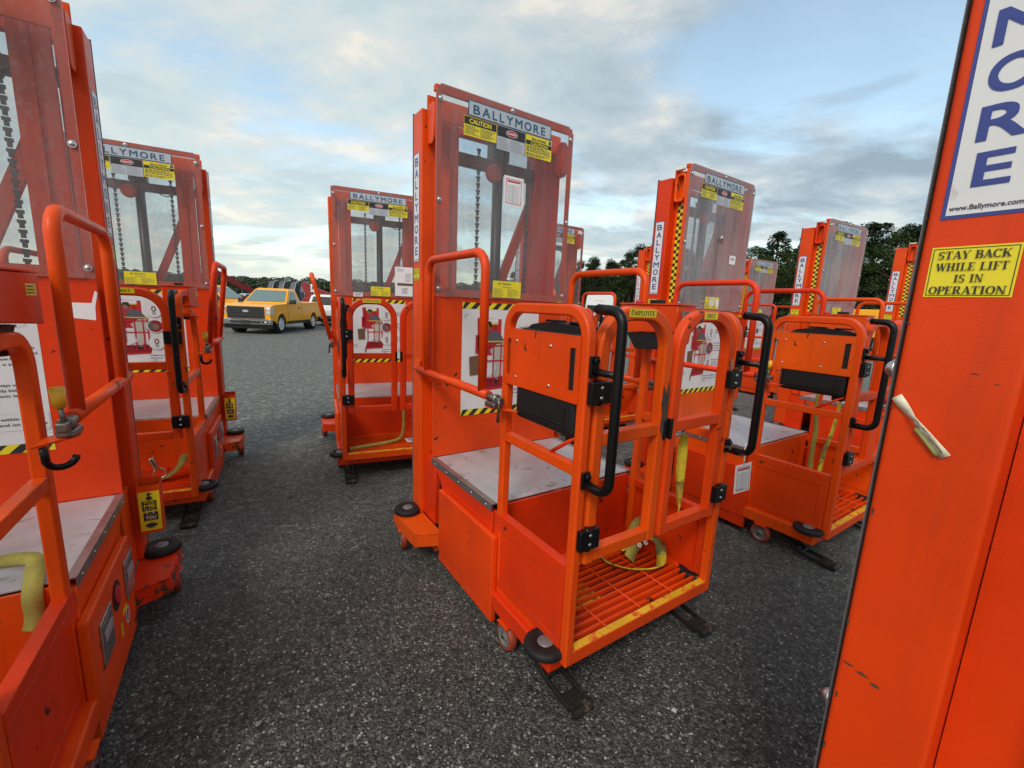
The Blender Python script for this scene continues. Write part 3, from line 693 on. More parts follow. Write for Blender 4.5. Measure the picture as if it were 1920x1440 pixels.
def f_cross(i):
    def f():
        b = MB(); q = ((-.363, .363, .122, .165, 2.135, 2.195, 'grimy_paint', .004), (-.425, .425, .104, .117, 2.31, 2.41, OP, .003), (-.363, .363, .19, .225, 1.20, 1.26, OP, .004), (-.363, .363, .19, .225, 2.30, 2.34, OP, .004))[i]; b.box(*q); return b
    return f
def f_brace():
    b = MB(); b.sweep([(-.02, .205, 1.262), (.32, .205, 2.1)], [(-.026, -.014), (.026, -.014), (.026, .014), (-.026, .014)], (0, 1, 0), OP, smooth=False); return b
def f_chain():
    b = MB(); z = .7; i = 0
    while z < 2.24:
        w = .011 if i % 2 else .0065
        b.box(-w, w, -.004, .004, z, z+(.0125 if i % 2 else .0174), 'chain_steel'); z += .0175; i += 1
    return b
def f_hose():
    b = MB(); b.tube([(.265, .135, .7), (.268, .13, 1.5), (.262, .135, 2.2)], .014, 'rubber'); b.tube(fillet([(.262, .128, 2.18), (.2, .11, 2.10), (.12, .12, 2.14), (.06, .13, 2.2)], .05, 5), .004, 'rubber', (0, 1, 0)); return b
def f_deck():
    b = MB(); b.box(-.405, .405, -.64, -.001, ZD-.006, ZD, 'deck_alloy', .001); return b
def f_trim(s):
    def f():
        b = MB(); b.box(s*.4055, s*.4305, -.642, -.001, ZD-.005, ZD+.0015, 'trim_alloy', .001); b.box(s*.4275, s*.4305, -.642, -.001, ZD-.034, ZD-.0055, 'trim_alloy')
        for i in range(5): b.dome((s*.4305, -.05-.135*i, ZD-.02), .006, 0, s, 'steel', .5)
        return b
    return f
def f_chassis():
    b = MB()
    for s in (-1, 1):
        b.prism([(-.69, .115), (-.69, .20), (-.645, .24), (-.645, ZD-.036), (-.05, ZD-.036), (-.045, .52), (-.115, .47), (-.13, .40), (-.14, .2), (-.14, .115)], s*.40, s*.4265, 0, OP, .002)
        b.prism([(-.044, .193), (-.044, ZD-.008), (.118, ZD-.008), (.118, .193)], s*.40, s*.4255, 0, OP, .002)
    b.box(-.398, .398, -.66, -.646, .20, ZD-.008, OP)                      # riser under the deck's front edge
    b.box(-.452, .452, -1.10, -.692, .118, .192, OP, .008)                 # low front frame
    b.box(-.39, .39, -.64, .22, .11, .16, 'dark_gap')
    b.box(-.39, .39, .14, .232, .161, .33, OP, .003)
    b.box(-.30, .30, -.72, -.70, .193, .215, OP)
    return b
def f_slotmark():
    b = MB(); b.cyl((0, 0, 0), .012, .002, 1, 'dark_gap', 12); return b
def f_cover(s, win):
    def f():
        b = MB(); b.box(s*.4275, s*.455, -.70, -.15, .112, .447, OP, .009, 3); b.box(s*.4275, s*.450, -.70, -.15, .045, .1105, OP, .003)
        return b
    return f
def f_meter():
    b = MB(); b.box(.4555, .461, -.065, .065, -.075, .075, 'trim_alloy', .002); b.box(.4615, .4625, -.05, .05, -.06, .06, 'alloy_foil'); b.box(.463, .465, -.045, .045, .0, .03, 'sticker_grey'); return b
def f_port():
    b = MB(); b.cyl((.4562, 0, 0), .052, .0016, 0, 'dark_gap', 24); b.cyl((.459, 0, .005), .03, .006, 0, 'print_red', 18); return b
def f_coverprint():
    pr = Print((.455, -.35, 0), (0, 1, 0), (0, 0, 1)); pr.rect(-.04, .16, -.02, .215, 'sticker_yellow'); pr.rect(.0, .22, .06, .245, 'sticker_yellow')
    pr.ell(.06, .19, .028, .034, 'sticker_white', 0); pr.ell(.06, .19, .018, .024, 'print_red', 1); pr.text('D', .06, .178, .022, 'sticker_white', 2, align='c', bold=.04); return pr
def f_foot(s):
    def f():
        b = MB(); q = [(s*.430, -.146), (s*.560, -.09), (s*.572, .09), (s*.572, .21), (s*.430, .232)]
        if s < 0: q = q[::-1]
        b.prism(q, .183, .191, 2, 'worn_orange_paint', .002)
        b.prism([(-.14, .10), (-.085, .05), (.1, .085), (.2, .12), (.2, .182), (-.14, .182)], s*.4305, s*.44, 0, 'worn_orange_paint')
        b.sweep([(s*.435, -.143, .15), (s*.559, -.089, .15), (s*.571, .09, .15), (s*.571, .205, .15)], [(-.004, -.032), (.004, -.032), (.004, .032), (-.004, .032)], (0, 0, 1), 'worn_orange_paint', smooth=False)
        return b
    return f
def f_bumper():
    b = MB(); b.lathe([(.001, .008), (.022, .009), (.030, .006), (.034, .012), (.062, .014), (.072, .010), (.077, .003), (.077, -.012), (.070, -.018), (.001, -.018)], (0, 0, 0), 2, 'rubber', 30)
    b.lathe([(.001, .016), (.010, .016), (.014, .0145), (.026, .0145), (.029, .010)], (0, 0, 0), 2, 'hub_grey', 24); return b
def f_caster():
    b = MB(); b.lathe([(.043, -.019), (.050, -.019), (.056, -.014), (.0585, 0), (.056, .014), (.050, .019), (.043, .019)], (0, 0, 0), 0, 'urethane_red', 28)
    return b
def f_hub():
    b = MB(); b.lathe([(.001, -.02), (.012, -.02), (.016, -.012), (.036, -.010), (.039, -.0175), (.0435, -.0175), (.0435, .0175), (.039, .0175), (.036, .010), (.016, .012), (.012, .02), (.001, .02)], (0, 0, 0), 0, 'hub_grey', 24); b.cyl((0, 0, 0), .007, .05, 0, 'old_steel', 8); return b
def f_fork():
    b = MB()
    b.prism([(-.02, -.012), (.02, -.012), (.035, .055), (-.035, .055)], .024, .029, 0, 'worn_orange_paint')
    b.box(-.03, .03, -.035, .035, .0555, .060, 'worn_orange_paint'); return b
def f_skid():
    b = MB(); m = 'old_steel'
    for s in (-1, 1):
        b.rtube(fillet([(s*.04, .16, .115), (s*.04, .10, .07), (s*.04, .02, .028), (s*.04, -.12, .016)], .05, 4), .022, .008, m, (1, 0, 0), .002)
        b.box(s*.036, s*.056, .1, .14, .06, .09, m, .002)
    b.box(-.036, .036, -.145, -.065, .004, .026, m, .005); b.cyl((0, -.145, .017), .015, .085, 0, m, 12); b.box(-.036, .036, -.11, -.095, .0265, .031, m, .002)
    b.cyl((0, .02, .035), .010, .074, 0, m, 10); b.cyl((0, .12, .075), .014, .09, 0, m, 12); b.rtube([(0, .12, .075), (.01, .05, .045)], .03, .006, m, (1, 0, 0), .002)
    b.box(-.03, .03, .14, .17, .09, .117, m); return b
def f_floor():
    b = MB()
    b.box(-.424, .424, YG+.002, YG+.035, .172, .222, OP, .003); b.box(-.390, .390, -.69, -.662, .172, .222, OP, .002)
    for s in (-1, 1): b.box(s*.3905, s*.4235, YG+.0355, -.662, .172, .222, OP, .002)
    n = 12
    for i in range(n):
        y = -.70-(i+.5)*(.415/n); b.box(-.390, .390, y-.0055, y+.0055, .205, .221, OP)
    for xx in (-.2, .0, .2): b.cyl((xx, -.905, .2235), .0035, .43, 1, OP, 8)
    b.box(-.33, -.06, -1.0, -.74, .1935, .1955, OP); b.box(-.36, .36, -.99, -.72, .1925, .1930, 'print_dark_red')
    return b
def f_edge():
    b = MB(); b.box(-.39, .392, YG+.004, YG+.033, .2222, .2245, 'edge_yellow'); return b
def f_floorprint():
    pr = Print((0, 0, .1956), (1, 0, 0), (0, 1, 0)); pr.rect(-.32, -.99, -.07, -.75, 'sticker_yellow', 0)
    pr.rect(-.31, -.80, -.08, -.765, 'sticker_black', 1); pr.ell(-.15, -.86, .035, .035, 'sticker_white', 1); pr.ell(-.15, -.86, .02, .02, 'print_red', 2); lines(pr, -.31, -.98, -.2, -.82, 6, seed=9); lines(pr, -.11, -.98, -.08, -.82, 5, seed=10); return pr
def f_lowprint():
    pr = Print((0, -1.0, .192), (1, 0, 0), (0, 1, 0)); pr.rect(-.02, -.09, .27, -.07, 'sticker_yellow', 0); pr.text('CAUTION', .02, -.087, .012, 'sticker_black', 1, w=.09, bold=.02); return pr
def f_kick(s):
    def f():
        b = MB(); X0, X1 = s*.418, s*.427; y0, y1, z0, z1 = YG+.038, -.664, .215, .545
        b.box(s*.392, X1, y0, y1, z1-.038, z1, OP, .003)
        b.box(s*.409, X1-.002*s, y0+.045, y1-.035, z0+.035, z1-.075, OP)
        for a in ((y0, y1, z0, z0+.034), (y0, y1, z1-.074, z1-.0385), (y1-.034, y1, z0+.0345, z1-.0745), (y0, y0+.044, z0+.0345, z1-.0745)): b.box(s*.413, X1, a[0], a[1], a[2], a[3], OP, .0015)
        return b
    return f
def f_side(s):
    def f():
        b = MB(); x = s*.409; y0, y1, zt = YG+.019, -.695, 1.396
        b.rtube(fillet([(x, y1, .20), (x, y1, zt), (x, y0, zt), (x, y0, .178)] if s < 0 else [(x, y1, .20), (x, y1, 1.272), (x, -.895, 1.272), (x, -.905, zt), (x, y0, zt), (x, y0, .178)], .085 if s < 0 else [0, .075, .01, .05, .075, 0], 8), .037, .035, OP, (1, 0, 0))
        b.box(s*.394, s*.4245, y0+.0185, y1-.0185, .868, .905, OP, .003)
        return b
    return f
def f_ctrlplate(s):
    def f():
        b = MB(); X0, X1 = s*.4275, s*.4315; y0, y1, z0, z1 = YG+.028, -.704, 1.11, 1.315; A, B = z0+.035, z1-.035
        b.box(X0, X1, y0, y1, B, z1, OP); b.box(X0, X1, y0, y1, z0, A, OP); b.box(X0, X1, y0+.048, y1-.038, A, B, OP); b.box(X0, X1, y0, y0+.022, A, B, OP); b.box(X0, X1, y1-.014, y1, A, B, OP)
        b.box(s*.40, s*.4315, y0, y1, z1+.0005, z1+.004, OP); b.box(s*.418, X1, y0, y1, z0-.0045, z0-.0005, OP)
        for (yy, zz_) in ((-.78, z1-.04), (-.98, z1-.04), (-.78, z0+.03), (-.98, z0+.03)): b.dome((X1, yy, zz_), .0065, 0, s, 'steel', .5)
        return b
    return f
def f_docbox(s):
    def f():
        b = MB(); b.box(s*.33, s*.4262, YG+.045, -.775, .985, 1.325, 'moulded_plastic', .032, 5)
        b.prism([(YG+.05, 1.318), (YG+.055, 1.335), (YG+.10, 1.345), (YG+.2, 1.353), (YG+.27, 1.350), (YG+.34, 1.34), (YG+.37, 1.323)], s*.335, s*.395, 0, 'moulded_plastic', .008, 3)
        b.box(s*.345, s*.372, YG+.08, YG+.16, 1.349, 1.358, 'moulded_plastic', .006); b.box(s*.345, s*.372, YG+.2, YG+.29, 1.351, 1.360, 'moulded_plastic', .006)
        b.box(s*.4258, s*.430, YG+.09, -.82, 1.02, 1.025, 'moulded_plastic', .001); b.box(s*.427, s*.430, YG+.09, YG+.095, 1.026, 1.085, 'moulded_plastic', .001)
        b.box(s*.34, s*.40, YG+.06, YG+.11, .96, .9945, 'moulded_plastic', .006)
        return b
    return f
def f_stay_rod(s):
    def f():
        b = MB(); b.tube([(s*.405, -.985, .905), (s*.405, YG+.05, .99)], .007, OP, n=8); return b
    return f
def f_handle(s):
    def f():
        b = MB(); x = s*.403; y = -1.262; m = 'black_paint'
        b.tube(fillet([(x, -1.165, 1.402), (x, y, 1.398), (x, y, .848), (x, -1.168, .848)], [.0, .045, .045, 0], 8)[0:], .0155, m, n=14)
        b.dome((x, -1.165, 1.402), .0165, 1, 1, m, .5); b.tube([(x, -1.166, 1.215), (x, y+.008, 1.215)], .011, m)
        for z0, z1 in ((1.195, 1.262), (.835, .89)):
            b.box(s*.387, s*.42, -1.168, -1.1575, z0, z1, m, .003); b.cyl((x+.0*s, -1.173, z1-.014), .011, .01, 1, m, 6)
        return b
    return f
def f_hinge(s):
    def f():
        b = MB()
        for z0, z1 in ((1.122, 1.182), (.60, .668)):
            pass
        b.box(-.042, .042, -.022, 0, -.035, .035, 'black_paint', .004); b.cyl((s*.004, -.010, 0), .013, .078, 2, 'black_paint', 12)
        b.dome((s*-.0, -.022, .016), .0065, 1, -1, 'steel', .5); b.dome((0, -.022, -.016), .0065, 1, -1, 'steel', .5)
        return b
    return f
def f_gate(s):
    def f():
        b = MB(); xo, xi = s*.352, s*.034; y = YG+.021; z0, zt = .552, 1.393; d = .042; w = .045
        b.rtube(fillet([(xo, y, z0), (xo, y, zt), (xi, y, zt), (xi, y, z0)], .125, 10), w, d, OP, (0, 1, 0), .008)
        a, c = sorted((xo, xi)); b.box(a+.022, c-.022, y-.019, y+.019, z0-.0, z0+.042, OP, .003); b.box(a+.022, c-.022, y-.019, y+.019, .963, 1.005, OP, .003)
        return b
    return f
def f_latch(s):
    def f():
        b = MB(); b.box(s*.011, s*.028, YG-.002, YG+.036, .94, 1.02, 'black_paint', .005); return b
    return f
def f_gatesign(t, w, x):
    def f():
        pr = Print((x, YG, 0), (1, 0, 0), (0, 0, 1)); pr.rect(-w/2, 1.383, w/2, 1.409, 'sticker_yellow', 0); pr.serif(t, 0, 1.3885, .0155, 'sticker_black', 1, w=w*.9 if t == 'EMPLOYEE' else w*.62, align='c'); return pr
    return f
def f_ctrlbox(s):
    def f():
        b = MB(); b.prism([(-.925, 1.320), (-.60, 1.300), (-.60, 1.432), (-.925, 1.432)], s*.30, s*.430, 0, OP, .004); b.box(s*.295, s*.434, -.93, -.595, 1.4335, 1.440, OP, .002)
        b.box(s*.33, s*.40, -.938, -.926, 1.345, 1.41, 'hub_grey', .003); b.dome((s*.365, -.938, 1.378), .022, 1, -1, 'moulded_plastic', .8)
        b.prism([(-.90, 1.317), (-.64, 1.300), (-.70, 1.225), (-.84, 1.235)], s*.31, s*.388, 0, 'moulded_plastic', .004)
        b.box(s*.34, s*.38, -.80, -.74, 1.441, 1.458, 'moulded_plastic', .004); b.cyl((s*.34, -.68, 1.447), .018, .014, 2, 'print_red', 16)
        pass
        return b
    return f
def f_ctrlprint(s):
    def f():
        pr = Print((s*.430, -.66, 1.39), (0, s*1, 0), (0, 0, 1)); pr.rect(-.035, -.014, .035, .016, 'sticker_yellow'); lines(pr, -.03, -.011, .03, .013, 3, seed=11); return pr
    return f
def f_rail(s, m):
    def f():
        # origin on the hinge tube's axis (x = .468, z = 1.045)
        b = MB(); b.tube([(0, .10, 0), (0, -.655, 0)], .0195, m, n=16)
        b.tube(fillet([(0, -.028, .012), (0, -.028, .562), (0, -.598, .562), (0, -.598, .012)], .075, 8), .0185, m, n=14)
        b.cyl((0, .108, 0), .012, .02, 1, 'cast_steel', 10)
        return b
    return f
def f_railbracket(s):
    def f():
        b = MB(); b.box(s*.4495, s*.462, .115, .165, 1.02, 1.09, OP, .004); b.tube([(s*.468, .105, 1.045), (s*.468, .15, 1.045)], .013, OP)
        return b
    return f
def f_railrest(s):
    def f():
        b = MB(); b.prism([(s*.4275, -.70), (s*.49, -.655), (s*.495, -.71), (s*.4275, -.80)][::s], 1.005, 1.0095, 2, OP); return b
    return f
def f_lever(s, yel):
    def f():
        b = MB(); x = s*.475; m = 'cast_steel'
        b.tube([(x, -.66, 1.045), (x, -.715, 1.045)], .0125, m, n=12); b.box(x-.02, x+.02, -.735, -.665, 1.012, 1.030, m, .004); b.cyl((x, -.72, 1.045), .019, .02, 1, m, 12, bev=.003); b.box(x-.012, x+.012, -.76, -.725, 1.03, 1.055, m, .004)
        if yel: b.tube([(x, -.735, 1.05), (x-.004*s, -.73, 1.095)], .006, m); b.cyl((x-.006*s, -.729, 1.118), .0135, .055, 2, 'lever_yellow', 12, .017, .003)
        else: b.tube(fillet([(x, -.72, 1.05), (x+.014*s, -.765, 1.045), (x+.018*s, -.765, .965)], .012, 4), .0062, m)
        return b
    return f
def f_jhook(s):
    def f():
        b = MB(); x = s*.445; P = [(x, -.79, 1.003), (x, -.785, .975)]
        for i in range(9):
            a = R(180+i*22); P.append((x+s*.024+.024*s*math.cos(a), -.785+.005*i, .966+.024*math.sin(a)))
        b.tube(P, .0085, 'black_paint', (0, 1, 0), 10); return b
    return f
def f_cordbox():
    b = MB(); x0, x1, y0, y1, z0, z1 = .453, .535, .08, .145, .335, .555; t = .003; m = OP
    b.box(x0, x1, y0, y0+t, z0, z1, m); b.box(x0, x1, y1-t, y1, z0, z1+.02, m); b.box(x0, x0+t, y0+t, y1-t, z0, z1+.01, m); b.box(x1-t, x1, y0+t, y1-t, z0, z1, m); b.box(x0, x1, y0, y1, z0-t, z0-.0002, m); return b
def f_cordprint():
    pr = Print((.494, .08, 0), (1, 0, 0), (0, 0, 1)); w = .037; pr.rect(-w, .345, w, .528, 'sticker_yellow', 0)
    pr.shape([(-.012, .514), (0, .524), (.014, .516), (.004, .514), (.004, .50), (-.004, .50), (-.004, .514)], 'sticker_black', 1); pr.ell(0, .497, .011, .009, 'sticker_black', 1)
    pr.rect(-.026, .439, .024, .485, 'sticker_black', 1); pr.text('PLUG', 0, .474, .0085, 'sticker_yellow', 2, w=.036, bold=.03, align='c'); pr.text('ME', 0, .455, .0145, 'sticker_yellow', 2, w=.038, bold=.04, align='c'); pr.text('IN TODAY', 0, .444, .0068, 'sticker_yellow', 2, w=.038, bold=.02, align='c')
    pr.rect(-.024, .392, .026, .431, 'sticker_black', 1); pr.rect(-.013, .424, -.009, .442, 'sticker_white', 3); pr.rect(.009, .424, .013, .442, 'sticker_white', 3)
    pr.text("I'LL WORK FOR", 0, .419, .0045, 'sticker_yellow', 2, w=.036, align='c'); pr.text('YOU', 0, .402, .0125, 'sticker_white', 2, w=.037, bold=.04, align='c'); pr.text('TOMORROW', 0, .395, .0042, 'sticker_yellow', 2, w=.036, align='c')
    pr.ell(0, .369, .017, .013, 'print_grey', 1); pr.rect(-.021, .366, .021, .375, 'sticker_black', 2); return pr
def f_tape():
    b = MB(); P0 = Vector((-.4512, .232, 1.297)); P1 = Vector((-.4512, .170, 1.226)); m = 'tape_cream'
    T = (P1-P0); path = [P0+T*i/8+Vector((-.0035*math.sin(math.pi*i/8)-.0012, 0, 0)) for i in range(9)]
    b.ribbon(path, .013, .0006, m, (1, 0, 0), twist=[.0, .15, .5, .9, .7, .5, .35, .2, .1])
    pp = [P0+T*(.45+i*.06)+Vector((-.006, -.002, .001)) for i in range(9)]; b.ribbon(pp, .009, .0006, 'tape_cream', (1, 0, 0), twist=[1.2, 1.1, .9, .8, .6, .7, .9, 1.0, 1.1])
    pp = [P0+T*(.5+i*.055)+Vector((-.0022, .0035, -.004)) for i in range(9)]; b.ribbon(pp, .006, .0008, 'tape_back', (1, 0, 0), twist=[-.3]*9); return b
def f_spring():
    b = MB(); P = [(.006*math.cos(i*.9), .006*math.sin(i*.9), i*.0011) for i in range(90)]; b.tube(P, .0014, 'spring_steel', (1, 0, 0), 5); return b
def f_cap():
    b = MB(); b.box(-.432, -.40, .05, .115, 2.3955, 2.41, 'tape_cream', .004); return b
def f_scar():
    pr = Print((0, YG, 0), (1, 0, 0), (0, 0, 1)); return pr

LG = 'orange personnel lifts parked in rows'
def lift(label, X, Y, rz, kind='clear', tilt_l=0, tilt_r=0, red_rail=False, levers=(0, 1), rails=(-1, 1)):
    t = thing('personnel_lift', label, 'lift', (X, Y, ground_z(X, Y)), R(rz), LG)
    dark = kind == 'checker'
    z0, z1, s0, s1 = (1.535, 2.06, 1.436, 1.500) if dark else (1.612, 2.156, 1.517, 1.58)
    for s in (-1, 1):
        c = part('mast_column', ('col', s), f_column(s), t)
        ppart('brand_label', ('lab', s, dark), f_collabel(s, z0, z1, 1), c)
        ppart('warning_label', ('stay', s, dark), f_stay(s, s0, s1), c)
        if dark:
            sp_ = part('side_plate', ('sp', s), f_sideplate(s), t); ppart('checker_strip', ('chk', s), f_checker(s), sp_); part('lifting_slot', ('slot', s), f_slot(s), sp_)
        else: part('lifting_bracket', ('brk', s), f_bracket(s), c)
    part('guard_frame', 'frame', f_frame, t); part('front_panel', 'panel', f_panel, t)
    ppart('instruction_poster', 'poster', f_poster, t['_'] if False else [o for o in t.children if o.name.startswith('front_panel')][0])
    p = part('guard_pane', ('pane', dark), f_pane2 if dark else f_pane, t)
    ppart('brand_sign', 'hdr', f_header, p); ppart('caution_sticker', 'c1', f_caution, p); ppart('danger_sticker', 'c2', f_danger, p); ppart('caution_sticker', 'c3', f_caution2, p); ppart('caution_sticker', 'c4', f_caution3, p)
    for (x, z) in ((-.408, 2.36), (.403, 2.36), (0, 2.408), (-.41, 1.475), (.41, 1.475), (-.41, 1.905), (.41, 1.905)):
        part('bolt', 'bolt', f_bolt, p, (x, -.0145, z))
    bp_ = part('rear_pane', 'bpane', f_backpane, t); part('edge_strip', 'bstrip', f_backstrip, bp_)
    for z in (.78, 1.334, 1.95):
        for s in (-1, 1): part('bolt', 'bbolt', f_bigbolt, bp_, (s*.438, .2445, z))
    part('lift_cylinder', 'cyl', f_cylinder, t); part('pulley', 'pul', f_pulley, t, (-.035, .105, 2.12))
    [part('cross_beam' if i != 1 else 'top_plate', ('cross', i), f_cross(i), t) for i in range(4)]; part('diagonal_brace', 'brace', f_brace, t); part('hose', 'hose', f_hose, t)
    for x in (-.118, .215): part('lift_chain', 'chain', f_chain, t, (x, .128, 0))
    ch = part('chassis', 'chassis', f_chassis, t)
    for s in (-1, 1): part('mounting_hole', 'hole', f_slotmark, ch, (s*.30, -1.1015, .155))
    ppart('warning_label', 'low', f_lowprint, ch)
    for s in (-1, 1):
        cv = part('battery_cover', ('cov', s), f_cover(s, s > 0), t)
        if s > 0:
            part('charge_meter', 'meter', f_meter, cv, (0, -.555, .30)); part('charge_meter', 'meter', f_meter, cv, (0, -.215, .315)); part('charging_port', 'port', f_port, cv, (0, -.40, .34)); ppart('warning_label', 'covp', f_coverprint, cv)
        part('rear_foot', ('foot', s), f_foot(s), t)
        b = part('bumper_wheel', 'bump', f_bumper, t, (s*.505, .172, .2095)); b = part('bumper_wheel', 'bump', f_bumper, t, (s*.443, -1.062, .2105))
        for (x, y, az) in ((s*.548, .125, .2*s), (s*.437, -.81, 0)):
            k = part('caster', 'fork', f_fork, t, (x, y, .0585), (0, 0, az+(math.pi if s > 0 else 0))); part('tyre', 'cast', f_caster, k); part('hub', 'hub', f_hub, k)
        part('stabiliser_foot', 'skid', f_skid, t, (s*.37, -1.055, 0))
    dk = part('deck', 'deck', f_deck, t)
    for s in (-1, 1): part('edge_trim', ('trim', s), f_trim(s), dk)
    fl = part('cage_floor', 'floor', f_floor, t); part('yellow_edge', 'edge', f_edge, fl); ppart('warning_label', 'flp', f_floorprint, fl)
    for s in (-1, 1):
        part('kick_panel', ('kick', s), f_kick(s), t); part('side_rail', ('side', s), f_side(s), t); part('grab_handle', ('hand', s), f_handle(s), t)
        g = part('gate', ('gate', s), f_gate(s), t)
        ppart('word_sticker', ('gs', s), f_gatesign(*(('EMPLOYEE', .13, -.195) if s < 0 else ('ONLY', .085, .185))), g); part('gate_latch', ('latch', s), f_latch(s), g)
        for z in (1.148, .655): part('hinge', ('hinge', s), f_hinge(s), t, (s*.377, YG-.001, z))
        if s not in rails: continue
        sm = 'red_orange_paint' if (red_rail and s < 0) else OP
        rl = part('swing_rail', ('rail', sm), f_rail(s, sm), t, (s*.470, 0, 1.045), (0, R(tilt_r if s > 0 else -tilt_l), 0))
        if sm != OP: rl['label'] = 'bright red tubular rail'
        part('rail_bracket', ('rb', s), f_railbracket(s), t); part('rail_rest', ('rrest', s), f_railrest(s), t); part('latch_lever', ('lev', s, levers[0 if s < 0 else 1]), f_lever(s, levers[0 if s < 0 else 1]), t)
        if s > 0: part('hook', ('jh', s), f_jhook(s), t)
    part('control_plate', 'cp', f_ctrlplate(-1), t); part('document_box', 'doc', f_docbox(-1), t); part('stay_rod', 'rod', f_stay_rod(-1), t)
    cb_ = part('control_box', 'cb', f_ctrlbox(1), t); ppart('warning_label', 'cbp', f_ctrlprint(1), cb_)
    if not dark:
        q = part('cord_box', 'cord', f_cordbox, t); ppart('warning_label', 'cordp', f_cordprint, q)
    else: part('tape_patch', 'cap', f_cap, t)
    return t
A = lift('nearest left orange lift, cut by the left edge, with a yellow-tipped latch on its rail', -1.96, 1.451, 32.4)
B = lift('orange lift second from left with a silver snap ring on its floor', -2.804, 3.29, 27.9, tilt_r=7, levers=(0, 1))
Cc = lift('orange lift right of the yellow pickup with white paper on its pane', -1.354, 4.391, 23.9, tilt_l=14)
D = lift('large orange lift in the centre with clear pane, black document box and bare metal deck', -.064, 2.497, 33.8)
F = lift('orange lift right of centre with checkered strip, bright red left rail and torn cloudy pane', 1.519, 3.454, 34.1, 'checker', red_rail=True, levers=(1, 1))
I_ = lift('orange checkered-strip lift whose whole cloudy pane stands against the dark trees', 3.55, 4.903, 30.4, 'checker')
K = lift('nearest orange lift cut by the right edge, with huge blue lettering on its column', 1.054, .664, 33.5, 'checker', rails=(1,))
H_ = lift('small distant orange lift whose cloudy pane shows just right of the torn-pane lift', 4.556, 8.275, 29.8, 'checker')
E_ = lift('distant orange lift peeking out behind the right edge of the big central mast', .487, 5.609, 33.8)
G_ = lift('distant orange lift whose column alone shows left of the torn-pane lift', 2.414, 7.146, 33.9, 'checker')
J_ = lift('orange lift whose checkered mast touches the left side of the big near column', 5.424, 5.94, 33.8, 'checker')

def loc_on(l, p): return l.matrix_basis @ Vector(p)
def kid(l, n): return [o for o in l.children if o.name.split('.')[0] == n][0]
# torn tape on the near column
kk = [o for o in K.children if o.name.startswith('mast_column')][0]; o = f_tape().build('torn_tape', kk); o['label'] = 'curled torn strip of cream tape'
# white patch on lift A's panel, pasted papers
def paper(name, label, cat, l, x0, z0, x1, z1, y, deco, sub=False):
    pr = Print((0, y, 0), (1, 0, 0), (0, 0, 1)); pr.rect(x0, z0, x1, z1, 'card_white', 0); deco(pr, x0, z0, x1, z1); return pr
def deco_card(pr, x0, z0, x1, z1):
    w, h = x1-x0, z1-z0; pr.frame(x0+w*.1, z0+h*.07, x1-w*.1, z1-h*.09, w*.025, 'print_red', 1); pr.rect(x0+w*.16, z1-h*.2, x1-w*.16, z1-h*.14, 'print_red', 1)
    for i in range(11): pr.rect(x0+w*.18, z0+h*(.13+.055*i), x1-w*.2, z0+h*(.13+.055*i)+h*.014, 'sticker_grey', 1)
    pr.rect(x0+w*.46, z0+h*.12, x0+w*.475, z0+h*.76, 'sticker_grey', 1)
def deco_paper(pr, x0, z0, x1, z1):
    w, h = x1-x0, z1-z0; lines(pr, x0+w*.08, z1-h*.16, x0+w*.5, z1-h*.05, 3, seed=21, fill=.3); lines(pr, x0+w*.45, z1-h*.5, x0+w*.75, z1-h*.2, 7, seed=22, fill=.3)
    pr.rect(x0+w*.1, z1-h*.64, x1-w*.08, z1-h*.55, 'print_brown', 1); lines(pr, x0+w*.3, z1-h*.92, x0+w*.6, z1-h*.7, 5, 'print_grey', seed=23)
def deco_code(pr, x0, z0, x1, z1):
    w, h = x1-x0, z1-z0; pr.rect(x0+w*.05, z1-h*.25, x1-w*.05, z1-h*.15, 'sticker_black', 1); x = x0+w*.15; rg = random.Random(5)
    while x < x1-w*.15: q = w*rg.uniform(.01, .04); pr.rect(x, z0+h*.25, x+q, z0+h*.55, 'sticker_black', 1); x += q+w*.03
def deco_none(pr, *a): pass
pr = paper('', '', '', D, -.039, 1.938, .087, 2.088, -.0145, deco_card); o = pr.build('inspection_card', kid(D, 'guard_pane')); o['label'] = 'white card with red printed border'
pr = paper('', '', '', Cc, .145, 1.455, .372, 1.741, -.0145, deco_paper); o = pr.build('paper_notice', kid(Cc, 'guard_pane')); o['label'] = 'white printed paper taped to the pane'
pr = paper('', '', '', Cc, -.25, 1.432, -.164, 1.472, -.0145, deco_code); pr.build('barcode_label', kid(Cc, 'guard_pane'))
pr = paper('', '', '', F, .17, 1.80, .255, 1.865, -.0145, lambda p, a, b, c, d: p.rect(a+.02, b+.03, c-.02, d-.015, 'sticker_grey', 1)); pr.build('inspection_card', kid(F, 'guard_pane'))
pr = Print((0, -.0145, 0), (1, 0, 0), (0, 0, 1)); pr.shape([(-.04, 1.47), (.03, 1.465), (.04, 1.53), (-.03, 1.535)], 'tape_cream'); pr.ell(.075, 1.49, .022, .034, 'card_white', 1); pr.shape([(-.02, 1.95), (.06, 1.945), (.055, 1.985), (.01, 1.975)], 'print_brown'); pr.shape([(.01, 1.975), (.055, 1.985), (.03, 2.0)], 'card_white'); pr.build('torn_sticker', kid(F, 'guard_pane'))
pr = Print((0, .0015, 0), (1, 0, 0), (0, 0, 1)); pr.shape([(.335, 1.345), (.345, 1.288), (.412, 1.28), (.414, 1.33), (.425, 1.385), (.418, 1.392), (.405, 1.345)], 'card_white'); pr.build('torn_sticker', kid(A, 'front_panel'))
